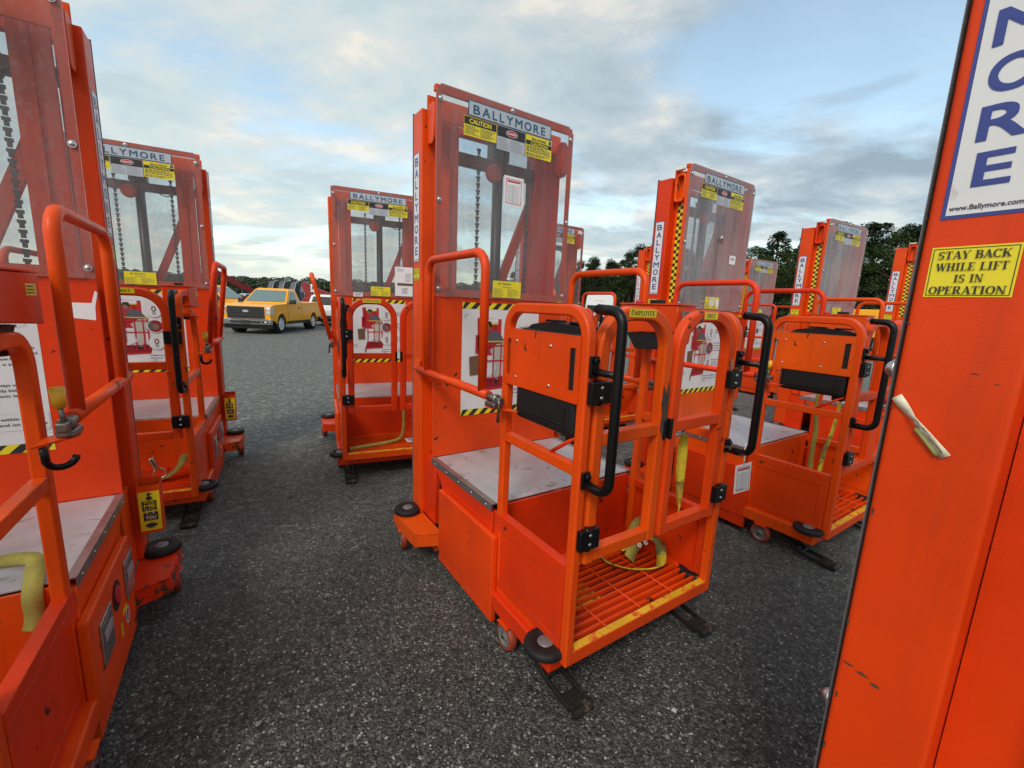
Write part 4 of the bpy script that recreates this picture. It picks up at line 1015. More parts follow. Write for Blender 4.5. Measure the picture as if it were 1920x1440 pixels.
# bare-steel scar on the centre lift's left gate
pr = Print((0, YG, 0), (1, 0, 0), (0, 0, 1)); pr.shape([(-.030, .95), (-.014, .985), (-.0125, 1.13), (-.022, 1.165), (-.034, 1.12), (-.052, 1.15), (-.054, 1.075), (-.043, 1.04), (-.05, .99)], 'bare_metal'); pr.build('bare_patch', [o for o in D.children if o.name.startswith('gate') and 'latch' not in o.name][0])

# straps, tags and small things lying about (each its own object)
def strap(label, l, pts, w, m, up=(0, 0, 1), twist=None, rough=True, cat='strap', ends=True):
    P = [Vector(p) for p in pts]; Q = []
    for i in range(len(P)-1):
        p0, p1, p2, p3 = P[max(i-1, 0)], P[i], P[i+1], P[min(i+2, len(P)-1)]
        for k in range(8):
            t = k/8; Q.append(.5*((2*p1)+(p2-p0)*t+(2*p0-5*p1+4*p2-p3)*t*t+(3*p1-p0-3*p2+p3)*t**3))
    Q.append(P[-1]); c = sum(Q, Vector())/len(Q); Q = [q-c for q in Q]; tw = None
    if twist: tw = [twist*i/(len(Q)-1) for i in range(len(Q))]
    b = MB(); b.ribbon(Q, w, .004, m, up, tw)
    o = b.build('safety_strap'); o.matrix_world = l.matrix_basis @ Matrix.Translation(c); return tag(o, label, cat, 'yellow safety straps on the lifts')
strap('bright yellow twisted strap hanging inside the centre lift\'s right gate', D, [(.20, -1.09, .915), (.203, -1.09, .85), (.208, -1.09, .72), (.22, -1.09, .60), (.228, -1.09, .535)], .038, 'strap_yellow', (0, 1, 0), 3.1)
s1 = strap('yellow strap looped across the grated floor of the centre lift', D, [(-.1, -.80, .245), (.03, -.79, .27), (.10, -.80, .235), (.12, -.87, .23), (.17, -.94, .232), (.27, -.985, .236), (.345, -.95, .25), (.372, -.90, .30), (.34, -.84, .295), (.22, -.80, .25)], .05, 'strap_yellow', (.3, .5, 1), -.5)
strap('olive strap trailing across the floor of the lift beside the yellow pickup', Cc, [(-.37, -1.05, .232), (-.25, -1.02, .235), (-.08, -.98, .237), (.04, -.95, .26), (.075, -.92, .36), (.08, -.90, .52), (.09, -.88, .70), (.08, -.86, .9)], .026, 'strap_olive', (.2, -.8, .6), .3)
strap('olive strap bunched on the floor of the second lift from the left', B, [(.0, -.93, .235), (.08, -.96, .245), (.16, -.94, .235), (.24, -.93, .25), (.30, -.90, .30), (.33, -.86, .36)], .055, 'strap_olive', (0, .3, 1), .5)
strap('perforated olive strap hanging in the cage of the torn-pane lift', F, [(.09, -.80, .93), (.10, -.80, .8), (.155, -.80, .65), (.15, -.80, .5), (.17, -.80, .32)], .032, 'strap_olive', (.2, 1, 0), .8)
strap('brown-yellow strap with black buckle hanging beside the perforated one', F, [(.24, -.88, .90), (.27, -.87, .78), (.25, -.86, .62), (.21, -.85, .5), (.19, -.85, .33)], .042, 'strap_yellow', (.1, 1, 0), .2)
strap('yellow strap draped over the deck front of the nearest left lift', A, [(.10, -.50, .568), (.20, -.47, .578), (.30, -.50, .585), (.335, -.60, .59), (.345, -.668, .555), (.345, -.675, .49), (.335, -.68, .45)], .042, 'strap_olive', (.1, -.6, 1), .1)
strap('wide end of the floor strap with two round grommets, in the centre lift\'s right corner', D, [(.20, -.88, .245), (.26, -.85, .27), (.33, -.83, .285), (.385, -.82, .30), (.395, -.80, .335), (.34, -.80, .35), (.27, -.83, .325)], .06, 'strap_olive', (-.3, -1, .6), .2)
def grommets():
    for x in (.285, .33):
        b = MB(); b.lathe([(.006, -.002), (.012, -.002), (.013, 0), (.012, .002), (.006, .002)], (0, 0, 0), 1, 'card_white', 16); o = b.build('strap_grommet'); o.matrix_world = D.matrix_basis @ Matrix.Translation((x, -.865, .285)) @ Matrix.Rotation(-.6, 4, 'X'); tag(o, ('left' if x < .3 else 'right')+' of the two pale round grommets on the centre lift\'s floor strap', 'grommet')
grommets()
pr = Print((-XM, .186, 0), (0, -1, 0), (0, 0, 1))
rg = random.Random(12)
for (y, z, w, h) in ((.225, .862, .018, .004), (.205, .858, .02, .006), (.19, .852, .012, .007), (.232, .80, .004, .012), (.236, .93, .003, .02), (.16, 1.34, .010, .0015), (.14, 1.33, .006, .0012), (.235, 1.28, .006, .002), (.236, 1.40, .005, .003), (.233, 1.12, .004, .012), (.235, .70, .005, .016)):
    P = []; n = 9
    for i in range(n): a = 2*math.pi*i/n; P.append((.186-y+w/2*math.cos(a)*rg.uniform(.5, 1.2), z+h/2*math.sin(a)*rg.uniform(.5, 1.3)))
    pr.shape(P, 'bare_metal'); o = pr.build('paint_scuff', kk); pr = Print((-XM, .186, 0), (0, -1, 0), (0, 0, 1))
def ringclip():
    b = MB(); P = [(.032*math.cos(i*.35), .02, .032*math.sin(i*.35)) for i in range(18)]; b.tube(P, .005, 'mirror_metal', (0, 1, 0), 8, closed=True); b.box(-.014, .014, .008, .032, .03, .11, 'mirror_metal', .008); o = b.build('snap_ring')
    o.matrix_world = B.matrix_basis @ Matrix.Translation((.21, -.98, .285)) @ Matrix.Rotation(R(-20), 4, 'Y'); return tag(o, 'silver snap ring lying on the olive strap of the second lift from the left', 'snap hook')
ringclip()
def snap():
    b = MB(); b.tube(fillet([(-.06, 0, 0), (0, .0, .02), (.07, 0, .045)], .03, 4), .009, 'mirror_metal', (0, 1, 0)); b.box(-.1, -.05, -.012, .012, -.015, .0, 'mirror_metal', .005); o = b.build('snap_hook')
    o.matrix_world = D.matrix_basis @ Matrix.Translation((.225, -1.09, .93)); tag(o, 'silver snap hook at the top of the hanging yellow strap of the centre lift', 'snap hook')
    b = MB(); P = [(.022*math.cos(i*.35), .0, .03*math.sin(i*.35)) for i in range(18)]; b.tube(P, .004, 'spring_steel', (0, 1, 0), 8, closed=True); o = b.build('snap_ring')
    o.matrix_world = D.matrix_basis @ Matrix.Translation((.205, -1.08, .515)) @ Matrix.Rotation(.6, 4, 'Z'); tag(o, 'dark steel ring at the bottom of the hanging yellow strap of the centre lift', 'snap ring')
snap()
def hangtag():
    b = MB(); b.tube([(0, 0, .058), (.002, 0, .10), (0, 0, .15)], .003, 'card_white', (0, 1, 0), 6); b.box(-.043, .043, -.001, .001, -.062, .062, 'card_white'); o = b.build('inspection_tag')
    o.matrix_world = D.matrix_basis @ Matrix.Translation((.405, -1.243, .745)) @ Matrix.Rotation(R(-6), 4, 'Y') @ Matrix.Rotation(R(-12), 4, 'Z'); tag(o, 'white tag with red border tied to the right grab handle of the centre lift', 'tag')
    pr = Print((0, -.0012, 0), (1, 0, 0), (0, 0, 1)); deco_card(pr, -.043, -.062, .043, .062); pr.text('TF 2021', -.03, -.05, .008, 'print_text', 2, w=.034); pr.build('printed_face', o)
hangtag()
def floorpaper():
    b = MB(); b.box(-.10, .10, -.055, .055, -.0006, .0006, 'card_white'); o = b.build('paper_sheet'); o.matrix_world = Cc.matrix_basis @ Matrix.Translation((.19, -.93, .228)) @ Matrix.Rotation(.1, 4, 'Z'); tag(o, 'white printed sheet lying on the floor of the lift beside the yellow pickup', 'paper')
    pr = Print((0, 0, .0008), (1, 0, 0), (0, 1, 0)); lines(pr, -.08, -.03, .0, .04, 5, 'print_grey', seed=31); pr.rect(.01, .02, .09, .03, 'print_grey', 1); pr.build('printed_face', o)
floorpaper()
for i, (l, p) in enumerate(((D, (.3455, -1.168, 1.13)), (F, (.3, -1.168, .33)))):
    o = f_spring().build('coil_spring', l); o.location = p

# ---------------------------------------------------------------- vehicles beyond the lifts
def archy(x, r, z0, n=8):    # wheel-arch outline, going backwards
    return [(x+r*math.cos(a), z0+r*math.sin(a)) for a in [math.pi*i/n for i in range(n+1)]]
def quadpanel(b, P, Q, m, th):
    """a pane between four corners P, given thickness th along its normal"""
    v = [Vector(p) for p in P]; n = (v[1]-v[0]).cross(v[2]-v[0]).normalized()*th; w = [p+n for p in v]
    b.poly(v[::-1], m); b.poly(w, m)
    for i in range(4): b.poly([v[i], v[(i+1) % 4], w[(i+1) % 4], w[i]], m)
def wheel(parent, x, y, s, r=.40):
    k = bpy.data.objects.new('wheel', None); link(k, parent, (x, y, r)); k.empty_display_size = .1
    def ty():
        b = MB(); b.lathe([(r*.62, -.11), (r*.93, -.12), (r, -.09), (r, .09), (r*.93, .12), (r*.62, .11)], (0, 0, 0), 1, 'rubber', 28); return b
    def ri():
        b = MB(); b.lathe([(.001, .105), (.06, .11), (.09, .08), (r*.42, .095), (r*.56, .07), (r*.62, .112), (r*.65, .118), (r*.65, -.09), (.001, -.09)], (0, 0, 0), 1, 'rim_alloy', 24)
        for i in range(6): a = i*math.pi/3; b.cyl((r*.47*math.cos(a), .082, r*.47*math.sin(a)), .035, .014, 1, 'dark_gap', 8)
        return b
    part('tyre', ('ty', r), ty, k); part('rim', ('ri', r), ri, k)
    if s < 0: k.rotation_euler.z = math.pi
def pickup(name, label, X, Y, rz, paintm, crew=False, sc=1.0, group=None):
    t = thing(name, label, 'pickup truck', (X, Y, ground_z(X, Y)), rz, group, sc)
    xb = -2.25 if not crew else -2.85; rear = xb-2.5 if not crew else xb-1.75; rw = -3.58 if not crew else -3.4
    def body():
        b = MB(); prof = [(.93, .60), (.955, 1.0), (.92, 1.13), (.60, 1.215), (-.62, 1.275), (-.75, 1.285), (xb, 1.29), (xb-.02, 1.32), (rear+.02, 1.36), (rear, 1.32), (rear+.02, .62), (rw-.45, .60)]
        prof += [(rw-p, .40+q) for p, q in [(.46*math.cos(a), .46*math.sin(a)) for a in [math.pi*(i/8) for i in range(9)]] if q > .14]
        prof += [(rw+.48, .50), (-.47, .50)]
        prof += [(x_, z_) for x_, z_ in [(-.46*math.cos(math.pi*i/8), .40+.46*math.sin(math.pi*i/8)) for i in range(9)] if z_ > .54]
        prof += [(.46, .50)]
        b.prism(prof, -.98, .98, 1, paintm, .035, 3); return b
    part('body', ('pb', paintm, crew), body, t)
    def arches():
        b = MB()
        for xx in (0, rw):
            for s in (-1, 1):
                P = [(xx+.47*math.cos(a), s*.985, .42+.47*math.sin(a)) for a in [math.pi*i/10 for i in range(11)]]
                b.sweep(P, [(-.035, -.02), (.035, -.02), (.02, .03), (-.02, .03)], (0, s, 0), paintm)
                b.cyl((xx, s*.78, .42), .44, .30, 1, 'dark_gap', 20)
        b.box(-.9+rw+.5, -.5, -.93, .93, .36, .50, 'black_trim'); return b
    part('wheel_arches', ('pa', paintm, crew), arches, t)
    def cab():
        b = MB(); lo, hi = [(-.66, .93), (xb, .93)], [(-1.38, .72), (xb+.12, .74)]
        z0, z1 = 1.27, 1.865
        V = lambda x, y, z: (x, y, z)
        b.poly([V(-.66, .93, z0), V(-1.38, .73, z1), V(xb+.10, .73, z1), V(xb, .93, z0)], paintm); b.poly([V(-.66, -.93, z0), V(xb, -.93, z0), V(xb+.10, -.73, z1), V(-1.38, -.73, z1)], paintm)
        b.poly([V(-.66, .93, z0), V(-.66, -.93, z0), V(-1.38, -.73, z1), V(-1.38, .73, z1)], paintm); b.poly([V(xb, -.93, z0), V(xb, .93, z0), V(xb+.10, .73, z1), V(xb+.10, -.73, z1)], paintm)
        R0 = [V(-1.38, .73, z1), V(-1.38, -.73, z1), V(xb+.10, -.73, z1), V(xb+.10, .73, z1)]; R1 = [V(-1.5, .62, z1+.075), V(-1.5, -.62, z1+.075), V(xb+.2, -.62, z1+.08), V(xb+.2, .62, z1+.08)]
        for i in range(4): b.poly([R0[i], R0[(i+1) % 4], R1[(i+1) % 4], R1[i]], paintm)
        b.poly(R1, paintm)
        for f in b.bm.faces: f.smooth = False
        return b
    part('cab', ('pc', paintm, crew), cab, t)
    def ws():
        b = MB(); quadpanel(b, [(-.735, .83, 1.325), (-.735, -.83, 1.325), (-1.33, -.67, 1.82), (-1.33, .67, 1.82)], 0, 'windscreen', -.03); return b
    part('windscreen', 'pws', ws, t)
    for s in (-1, 1):
        def sw():
            b = MB(); P = [(-1.0, s*.921, 1.325), (-1.50, s*.763, 1.80), (xb+.38 if not crew else -1.95, s*.763, 1.80), (xb+.32 if not crew else -1.9, s*.921, 1.325)]
            quadpanel(b, P, 0, 'dark_glass' if s < 0 else 'windscreen', .006*s)
            return b
        part('side_window', ('psw', crew, s), sw, t)
        def mir():
            b = MB(); b.box(-.98, -.84, s*1.0, s*1.24, 1.26, 1.46, 'black_trim', .04); b.box(-.93, -.88, s*.93, s*1.02, 1.29, 1.34, 'black_trim', .01); return b
        part('mirror', ('pmi', s), mir, t)
        def hl():
            b = MB(); b.box(.60, .955, s*.735, s*.985, .82, 1.10, 'lamp_clear', .03); b.box(.66, .963, s*.81, s*.93, .96, 1.04, 'mirror_metal', .01); b.box(.66, .962, s*.75, s*.80, .86, 1.06, 'lamp_amber', .005); return b
        part('headlight', ('phl', s), hl, t)
        def tl():
            b = MB(); b.box(rear-.012, rear+.12, s*.86, s*.99, .86, 1.24, 'lamp_red', .015); return b
        part('tail_light', ('ptl', s, crew), tl, t)
        def dh():
            b = MB(); b.box(-1.93, -1.76, s*.985, s*1.01, 1.05, 1.10, 'black_trim', .01); b.box(xb+.03, xb+.042, s*.979, s*.9835, .56, 1.25, 'black_trim'); b.box(-.70, -.688, s*.979, s*.9835, .62, 1.2, 'black_trim'); return b
        part('door', ('pdh', s, crew), dh, t)
        wheel(t, 0, s*.86, s); wheel(t, rw, s*.86, s)
    def gr():
        b = MB(); b.box(.90, .965, -.74, .74, .64, 1.13, 'black_trim', .04)
        for z in (.74, .86, .98, 1.08): b.box(.955, .972, -.66, .66, z-.012, z+.014, 'rubber', .004)
        b.box(.94, .966, -.73, -.6, .84, .98, 'black_trim', .01); b.box(.94, .966, .6, .73, .84, .98, 'black_trim', .01); return b
    g = part('grille', 'pgr', gr, t)
    def em():
        pr = Print((.975, 0, .94), (0, 1, 0), (0, 0, 1)); pr.ell(0, 0, .125, .05, 'chrome', 0); pr.ell(0, 0, .113, .041, 'car_silver', 1); pr.text('Ford', 0, -.018, .04, 'sticker_white', 2, w=.13, align='c', slant=.2); return pr
    ppart('emblem', 'pem', em, g)
    def bu():
        b = MB(); b.prism([(.80, .40), (1.02, .41), (1.04, .58), (.97, .635), (.80, .635)], -.99, .99, 1, 'chrome', .02); b.box(1.02, 1.046, -.60, .60, .45, .55, 'black_trim', .01); b.box(1.045, 1.06, -.17, .17, .43, .57, 'black_trim', .01); return b
    part('front_bumper', 'pbu', bu, t)
    def fog():
        b = MB(); b.box(1.02, 1.045, .66, .90, .46, .55, 'black_trim', .01); b.box(1.03, 1.05, .76, .86, .47, .54, 'lamp_clear', .01); return b
    part('fog_lamp', 'pfo', fog, t)
    def va():
        b = MB(); b.prism([(.60, .20), (.90, .22), (.98, .395), (.60, .395)], -.90, .90, 1, 'black_trim', .03); return b
    part('valance', 'pva', va, t)
    def rb():
        b = MB(); b.box(rear-.14, rear+.02, -.95, .95, .50, .68, 'chrome', .02); return b
    part('rear_bumper', ('prb', crew), rb, t)
    def bed():
        b = MB(); b.box(rear+.08, xb-.08, -.80, .80, 1.325, 1.337, 'dark_gap'); return b
    part('load_bed', ('pbd', crew), bed, t)
    return t
pickup('pickup_truck', 'yellow pickup truck with black grille and regular cab parked beyond the left lifts', -11.12, 18.86, -1.4985, 'truck_yellow')
pickup('pickup_truck', 'second yellow pickup truck, mostly hidden behind the second lift from the left', -13.7, 22.6, .06, 'truck_yellow', crew=True, sc=1.04)
def suv(label, X, Y, rz, m, sc=1., group='parked white vehicles', em=False):
    t = thing('parked_car', label, 'car', (X, Y, ground_z(X, Y)), rz, group, sc)
    def body():
        b = MB(); prof = [(2.35, .45), (2.38, .95), (1.3, 1.12), (-2.35, 1.14), (-2.42, .9), (-2.40, .42), (-1.85, .42)]
        prof += [(-1.42-.42*math.cos(a), .36+.42*math.sin(a)) for a in [math.pi*i/8 for i in range(1, 8)]] + [(-.98, .36), (1.0, .36)]
        prof += [(1.42-.42*math.cos(a), .36+.42*math.sin(a)) for a in [math.pi*i/8 for i in range(1, 8)]] + [(1.86, .42)]
        b.prism(prof, -.94, .94, 1, m, .05, 3); b.box(-2.0, 2.0, -.8, .8, .25, .42, 'black_trim'); return b
    part('body', ('sb', m), body, t)
    def top():
        b = MB(); A0 = [(1.35, .88, 1.10), (1.35, -.88, 1.10), (-2.32, -.88, 1.12), (-2.32, .88, 1.12)]; A1 = [(.45, .70, 1.70), (.45, -.70, 1.70), (-2.1, -.70, 1.72), (-2.1, .70, 1.72)]; A2 = [(.3, .55, 1.77), (.3, -.55, 1.77), (-2.0, -.55, 1.79), (-2.0, .55, 1.79)]
        for P, Q in ((A0, A1), (A1, A2)):
            for i in range(4): b.poly([P[i], P[(i+1) % 4], Q[(i+1) % 4], Q[i]], m)
        b.poly(A2, m); return b
    part('roof', ('st', m), top, t)
    def gl(k):
        def f():
            b = MB()
            if k == 0: quadpanel(b, [(-2.30, -.72, 1.20), (-2.30, .72, 1.20), (-2.13, .60, 1.66), (-2.13, -.60, 1.66)], 0, 'dark_glass', -.012)
            elif k == 1: quadpanel(b, [(1.30, .76, 1.16), (1.30, -.76, 1.16), (.50, -.62, 1.67), (.50, .62, 1.67)], 0, 'windscreen', .012)
            else:
                s = 1 if k == 2 else -1; quadpanel(b, [(1.0, s*.872, 1.16), (.42, s*.715, 1.66), (-1.95, s*.715, 1.66), (-2.05, s*.872, 1.16)], 0, 'dark_glass', .008*s)
            return b
        return f
    for k, nme in enumerate(('rear_window', 'windscreen', 'side_window', 'side_window')): part(nme, ('sg', k), gl(k), t)
    for s in (-1, 1):
        def tl():
            b = MB(); b.box(-2.43, -2.3, s*.78, s*.945, .85, 1.12, 'lamp_red', .02); return b
        part('tail_light', ('stl', s), tl, t)
        for xx in (1.42, -1.42): wheel(t, xx, s*.84, s, .36)
    def bu():
        b = MB(); b.box(-2.5, -2.38, -.92, .92, .40, .62, 'black_trim', .03); b.box(2.34, 2.44, -.9, .9, .40, .62, 'black_trim', .03); return b
    part('bumpers', 'sbu', bu, t)
    if em:
        pr = Print((-2.425, 0, .98), (0, -1, 0), (0, 0, 1)); pr.ell(0, 0, .13, .055, 'chrome'); pr.ell(0, 0, .115, .042, 'sticker_blue', 1); pr.build('emblem', t)
    return t
suv('white vehicle seen from behind with wide dark rear window, behind the yellow pickup', -11.45, 27.4, 1.78, 'car_white')
suv('white vehicle with dark oval badge on its tail, left of the forward-facing lift', -9.75, 27.2, 1.75, 'car_white', em=True)
suv('silver car far off at the left behind the yellow pickup\'s bonnet', -36.8, 60, 2.4, 'car_silver', group='distant parked cars')
suv('white car far off beside the silver one, under the far trees', -34.3, 61, .9, 'car_white', group='distant parked cars')

# dark folded implements, red frame and number board behind the pickup
def implement(label, X, Y, rz, m, m2, sc=1.):
    t = thing('folded_farm_implement', label, 'farm machine', (X, Y, ground_z(X, Y)), rz, 'folded machines behind the pickup', sc)
    b = MB(); b.box(-1.6, 1.6, -.12, .12, .75, .95, m2, .02); b.box(-.12, .12, -1.8, 1.8, .75, .93, m2, .02)
    for x in (-1.5, 0, 1.5): b.box(x-.08, x+.08, -.08, .08, .2, .75, m2, .01)
    b.build('frame', t)
    for i, x in enumerate((-1.55, -.75, .15, .95)):
        b = MB(); q = [(-.75, .9), (.7, .9), (.8, 1.7), (.62, 2.45), (.2, 2.82+.1*(i % 2)), (-.35, 2.7), (-.72, 2.0)]; b.prism(q, x-.10, x+.28, 0, m, .05, 2); b.build('folded_wing', t)
        b = MB(); b.tube(fillet([(x+.33, -.76, .95), (x+.33, -.78, 2.1), (x+.33, -.3, 2.78), (x+.33, .3, 2.85)], .4, 5), .035, 'car_silver'); b.build('wing_edge', t)
    b = MB(); b.tube([(1.1, -.2, 2.75), (3.2, -.4, 1.9)], .06, 'car_silver'); b.build('strut', t)
    b = MB(); b.tube([(1.0, .1, 2.5), (3.0, .1, 1.55)], .09, m); b.build('strut', t)
    for s in (-1, 1):
        b = MB(); b.lathe([(.18, -.12), (.36, -.13), (.4, 0), (.36, .13), (.18, .12)], (0, 0, 0), 1, 'rubber', 20); b.build('wheel', t, (s*1.2, 0, .4))
    return t
implement('dark blue folded farm implement with silver edge tubes under the far trees', -18.3, 36, .1, 'machine_blue', 'machine_red')
def loader(label, X, Y, rz, m, H=3.4):
    t = thing('boom_machine', label, 'boom lift', (X, Y, ground_z(X, Y)), rz, 'folded machines behind the pickup')
    b = MB(); b.prism([(-1.6, .5), (1.5, .5), (1.6, 1.0), (1.1, 1.5), (-1.3, 1.6), (-1.65, 1.1)], -.8, .8, 1, m, .06); b.build('chassis', t)
    b = MB(); b.sweep([(-1.0, 0, 1.4), (-1.5, 0, H)], [(-.22, -.16), (.22, -.16), (.22, .16), (-.22, .16)], (0, 1, 0), m, smooth=False); b.build('boom', t)
    b = MB(); b.sweep([(-1.5, 0, H-.1), (1.9, 0, H-1.5)], [(-.16, -.12), (.16, -.12), (.16, .12), (-.16, .12)], (0, 1, 0), m, smooth=False); b.build('jib', t)
    b = MB(); b.tube([(-.4, 0, 1.6), (-.2, 0, H-.9)], .07, 'mirror_metal'); b.build('ram', t)
    for x in (-1.05, 1.05):
        for s in (-1, 1):
            b = MB(); b.lathe([(.2, -.14), (.42, -.15), (.46, 0), (.42, .15), (.2, .14)], (0, 0, 0), 1, 'rubber', 20); b.build('wheel', t, (x, s*.9, .46))
    return t
loader('dark red boom machine with its arm folded down, right of the blue implement', -15.2, 35, .15, 'machine_red', 2.7)
loader('red boom machine rising behind the second yellow pickup at the left', -19.2, 29.5, 1.25, 'machine_red', 3.3)
def board():
    t = thing('number_board', 'small white board reading 37 on a post above the parked vehicles', 'sign', (-13.75, 30, ground_z(30, 0)))
    b = MB(); b.box(-.03, .03, -.03, .03, 0, 2.2, 'mirror_metal', .005); b.build('post', t); b = MB(); b.box(-.20, .20, -.05, -.03, 1.98, 2.5, 'card_white', .004); p = b.build('panel', t)
    pr = Print((0, -.051, 0), (1, 0, 0), (0, 0, 1)); pr.text('37', 0, 2.12, .22, 'sticker_black', 1, w=.28, bold=.03, align='c'); pr.build('number', p)
board()
def semi():
    t = thing('semi_truck', 'white truck cab with three roof marker lights seen through the central lift\'s rails', 'truck', (7.45, 39, ground_z(39, 0)), R(-8))
    b = MB(); b.prism([(-1.2, .5), (1.2, .5), (1.2, 2.0), (1.14, 2.72), (1.0, 2.93), (-1.0, 2.93), (-1.14, 2.72), (-1.2, 2.0)], -.3, 2.2, 1, 'car_white', .08, 3); b.build('cab', t)
    b = MB(); b.box(-1.08, 1.08, -.35, -.302, 1.35, 1.98, 'dark_glass', .02); b.build('windscreen', t)
    b = MB(); b.prism([(-1.8, .5), (-.36, .5), (-.36, 1.3), (-1.7, 1.1)], -1.0, 1.0, 0, 'car_white', .06, 3); b.build('bonnet', t)
    b = MB(); b.box(-.5, .5, -1.84, -1.79, .6, 1.05, 'black_trim', .02); b.build('grille', t)
    for x in (-.28, 0, .28): b = MB(); b.box(x-.05, x+.05, -.35, -.30, 2.36, 2.42, 'lamp_amber', .01); b.build('marker_light', t)
    for s in (-1, 1):
        for y in (-1.1, 1.6): b = MB(); b.lathe([(.25, -.15), (.47, -.15), (.5, 0), (.47, .15), (.25, .15)], (0, 0, 0), 0, 'rubber', 20); b.build('wheel', t, (s*1.05, y, .5))
semi()
def boxtrailer(label, X, Y, rz, m, L_=6, H=2.2, W_=2.3, cat='trailer', nm='box_trailer'):
    t = thing(nm, label, cat, (X, Y, ground_z(X, Y)), rz)
    b = MB(); b.box(-L_/2, L_/2, -W_/2, W_/2, .75, H, m, .05, 3)
    for i in range(4): x = -L_/2+.25+i*(L_-.5)/4; b.box(x, x+(L_-.5)/4-.12, -W_/2-.02, -W_/2-.001, 1.0, H-.2, m, .01)
    b.build('body', t); b = MB(); b.box(-L_/2+.3, L_/2-.3, -.5, .5, .5, .75, 'black_trim'); b.build('frame', t)
    for x in (-L_/3, L_/3):
        for s in (-1, 1): b = MB(); b.lathe([(.2, -.12), (.42, -.12), (.45, 0), (.42, .12), (.2, .12)], (0, 0, 0), 1, 'rubber', 20); b.build('wheel', t, (x, s*(W_/2-.15), .45))
boxtrailer('low white trailer between the white truck cab and the torn-pane lift', 12.6, 42, .05, 'car_white', 5.2, 1.85)
boxtrailer('yellow utility body with paneled side, seen under the dark trees at the right', 20.6, 24.5, R(38), 'truck_yellow', 5., 2.2, 2.1, 'utility truck', 'utility_truck')
boxtrailer('second yellow utility body left of the paneled one, mostly behind a lift pane', 18.4, 26.5, R(30), 'truck_yellow', 2.4, 2.0, 1.9, 'utility truck', 'utility_truck')

# ---------------------------------------------------------------- trees
def tree_parts(seed, H, Wd, leaf, pine=False, n=9000, ls=.30):
    rg = random.Random(seed); b = MB(); top = H*.92
    P = []; x = y = 0
    for i in range(8): P.append((x, y, top*i/7)); x += rg.uniform(-.18, .18); y += rg.uniform(-.18, .18)
    # tapered trunk
    rings = []; k = b.mi('bark')
    for i, p in enumerate(P):
        r = .24*(1-i/8)**.8+.03; rings.append([b.bm.verts.new((p[0]+r*math.cos(a*math.pi/4), p[1]+r*math.sin(a*math.pi/4), p[2])) for a in range(8)])
    for a, c in zip(rings, rings[1:]):
        for j in range(8): f = b.bm.faces.new((a[j], a[(j+1) % 8], c[(j+1) % 8], c[j])); f.smooth = True; f.material_index = k
    clumps = []; base = H*(.45 if pine else .12); nb = 34 if pine else 44
    for i in range(nb):
        t = rg.random()**.8; z = base+(H-base)*t; env = (math.sin(math.pi*min(1, .18+.82*t))**.7 if not pine else (1-.75*t**2))*Wd/2
        a = rg.uniform(0, 6.283); rr = env*rg.uniform(.35, 1.0); q = Vector((rr*math.cos(a), rr*math.sin(a), z+rg.uniform(-.3, .3)))
        clumps.append((q, rg.uniform(.55, 1.15)*(Wd/6)))
        s0 = Vector(P[min(7, int(7*max(0, z-1.2)/top))]); b.tube([s0, (s0+q)/2+Vector((0, 0, -.1)), q], .045, 'bark', (0, 0, 1) if abs((q-s0).normalized().z) < .9 else (1, 0, 0), 5)
    tr = b.mesh('trunk'); b = MB(); k = b.mi(leaf); per = n//len(clumps)
    for q, r in clumps:
        for _ in range(per):
            d = Vector((rg.gauss(0, 1), rg.gauss(0, 1), rg.gauss(0, 1))).normalized()*r*rg.uniform(.45, 1.05); d.z *= .62
            c = q+d; u = Vector((rg.uniform(-1, 1), rg.uniform(-1, 1), rg.uniform(-.6, .6))).normalized(); w = u.cross(Vector((rg.uniform(-1, 1), rg.uniform(-1, 1), 1))).normalized(); s_ = ls*rg.uniform(.5, 1.2)
            vs = [b.bm.verts.new(c+u*s_*.5*p+w*s_*.35*o_) for p, o_ in ((-1, 0), (0, -1), (1, 0), (0, 1))]; f = b.bm.faces.new(vs); f.material_index = k
    me = bpy.data.meshes.new('crown'); b.bm.to_mesh(me); b.bm.free(); me.materials.append(MATS[leaf]); return tr, me
TV = [tree_parts(11, 13, 7.5, 'foliage_dark'), tree_parts(12, 14.5, 6.5, 'foliage_dark', True), tree_parts(13, 11, 7.5, 'foliage_mid'), tree_parts(14, 15, 6.5, 'foliage_dark', True), tree_parts(15, 12, 8, 'foliage_mid')]
rg = random.Random(5)
kinds = ('tall dark broad tree', 'tall dark pine with bare lower trunk', 'lighter green bushy tree', 'very tall dark pine with open top', 'wide mid-green tree')
edge = [(-6, 165), (4, 150), (14, 135), (22, 112), (28, 96), (35, 82), (42, 70), (48, 60), (56, 54), (66, 50)]
def edge_pt(t):
    n = len(edge)-1; i = min(n-1, int(t*n)); f = t*n-i; a, b = edge[i], edge[i+1]; return a[0]+(b[0]-a[0])*f, a[1]+(b[1]-a[1])*f
wood_label = 'tree of the dark wood beyond the lifts on the right'
NT = 46
for i in range(NT):
    row = i % 2; t = (i+.5)/NT; x, y = edge_pt(t); x += rg.uniform(-1.2, 1.2)+row*3.0; y += rg.uniform(-1.2, 1.2)+row*4.5
    v = rg.choice((0, 1, 3, 0) if row else (0, 2, 4, 1)); d = math.hypot(x, y)
    tr = thing('tree', kinds[v]+' standing in the dark wood on the right', 'tree', (x, y, ground_z(x, y)), rg.uniform(0, 6.28), 'trees of the wood on the right', rg.uniform(.84, 1.02)*(1+.16*t))
    o = link(bpy.data.objects.new('trunk', TV[v][0]), tr); o = link(bpy.data.objects.new('crown', TV[v][1]), tr)
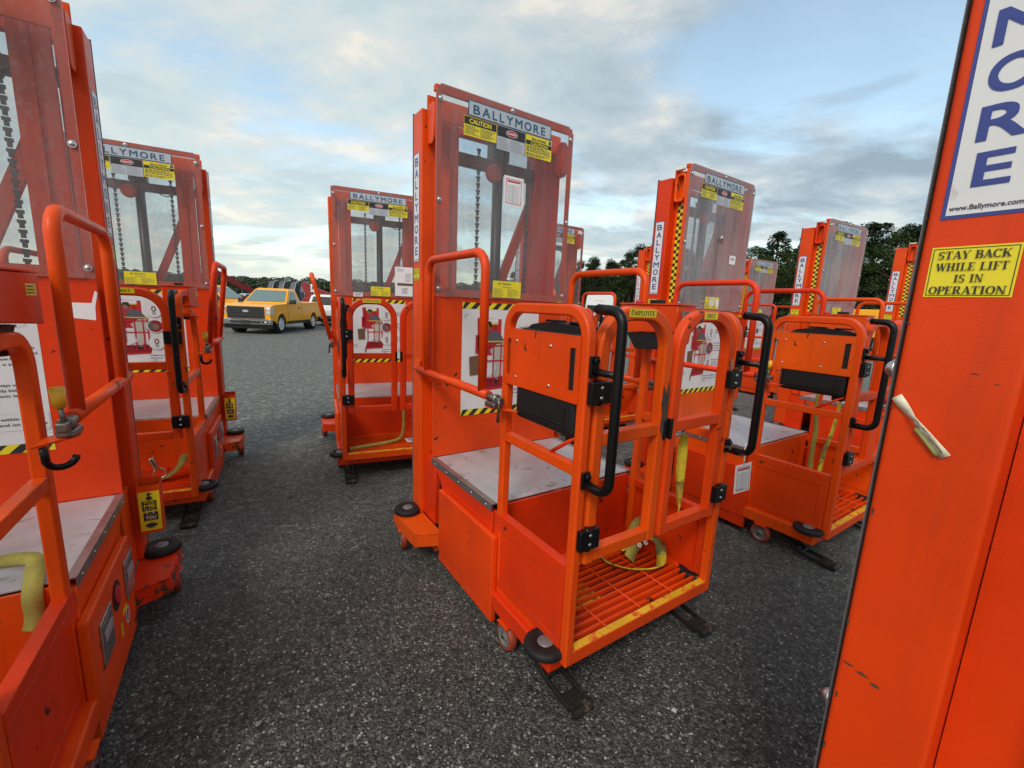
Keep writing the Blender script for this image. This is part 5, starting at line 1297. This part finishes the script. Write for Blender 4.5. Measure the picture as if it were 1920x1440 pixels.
def farwood(name, label, pts, h0, h1, leaf, n, ls, seed):
    rg = random.Random(seed); b = MB(); k = b.mi(leaf)
    seg = []; tot = 0
    for a, c in zip(pts, pts[1:]): l = math.dist(a, c); seg.append((a, c, l)); tot += l
    humps = []
    d = 0
    while d < tot:
        w = rg.uniform(4, 9); hh = rg.uniform(h0, h1)
        q = d; 
        for a, c, l in seg:
            if q <= l: break
            q -= l
        x, y = a[0]+(c[0]-a[0])*q/l, a[1]+(c[1]-a[1])*q/l
        for row in range(3): humps.append((x+rg.uniform(-2, 2), y+row*7+rg.uniform(-1, 1), w*.8, hh*(1+.05*row)*rg.uniform(.9, 1.05)))
        d += w*.55
    per = n//len(humps)
    for x, y, w, hh in humps:
        for _ in range(per):
            t = rg.random()**.6; a = rg.uniform(0, 6.283); r = w*math.sqrt(max(0, 1-(2*abs(t-.5))**2.2))*rg.uniform(.55, 1)
            c = Vector((x+r*math.cos(a), y+r*math.sin(a), hh*t)); u = Vector((rg.uniform(-1, 1), rg.uniform(-1, 1), rg.uniform(-.6, .6))).normalized(); w_ = u.cross(Vector((rg.uniform(-1, 1), rg.uniform(-1, 1), 1))).normalized(); s_ = ls*rg.uniform(.5, 1.2)
            vs = [b.bm.verts.new(c+u*s_*.5*p+w_*s_*.4*o_) for p, o_ in ((-1, 0), (0, -1), (1, 0), (0, 1))]; f = b.bm.faces.new(vs); f.material_index = k
    me = bpy.data.meshes.new(name); b.bm.to_mesh(me); b.bm.free(); me.materials.append(MATS[leaf])
    o = link(bpy.data.objects.new(name, me)); o['kind'] = 'stuff'; return tag(o, label, 'woods')
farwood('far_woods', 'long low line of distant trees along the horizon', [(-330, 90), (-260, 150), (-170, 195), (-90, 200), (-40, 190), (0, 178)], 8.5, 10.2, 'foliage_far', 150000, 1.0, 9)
farwood('wood_understorey', 'dense dark undergrowth and further trees filling the wood on the right', [(-8, 176), (10, 156), (24, 124), (36, 96), (48, 74), (60, 62), (76, 58)], 8.5, 11.5, 'foliage_dark', 110000, .6, 10)
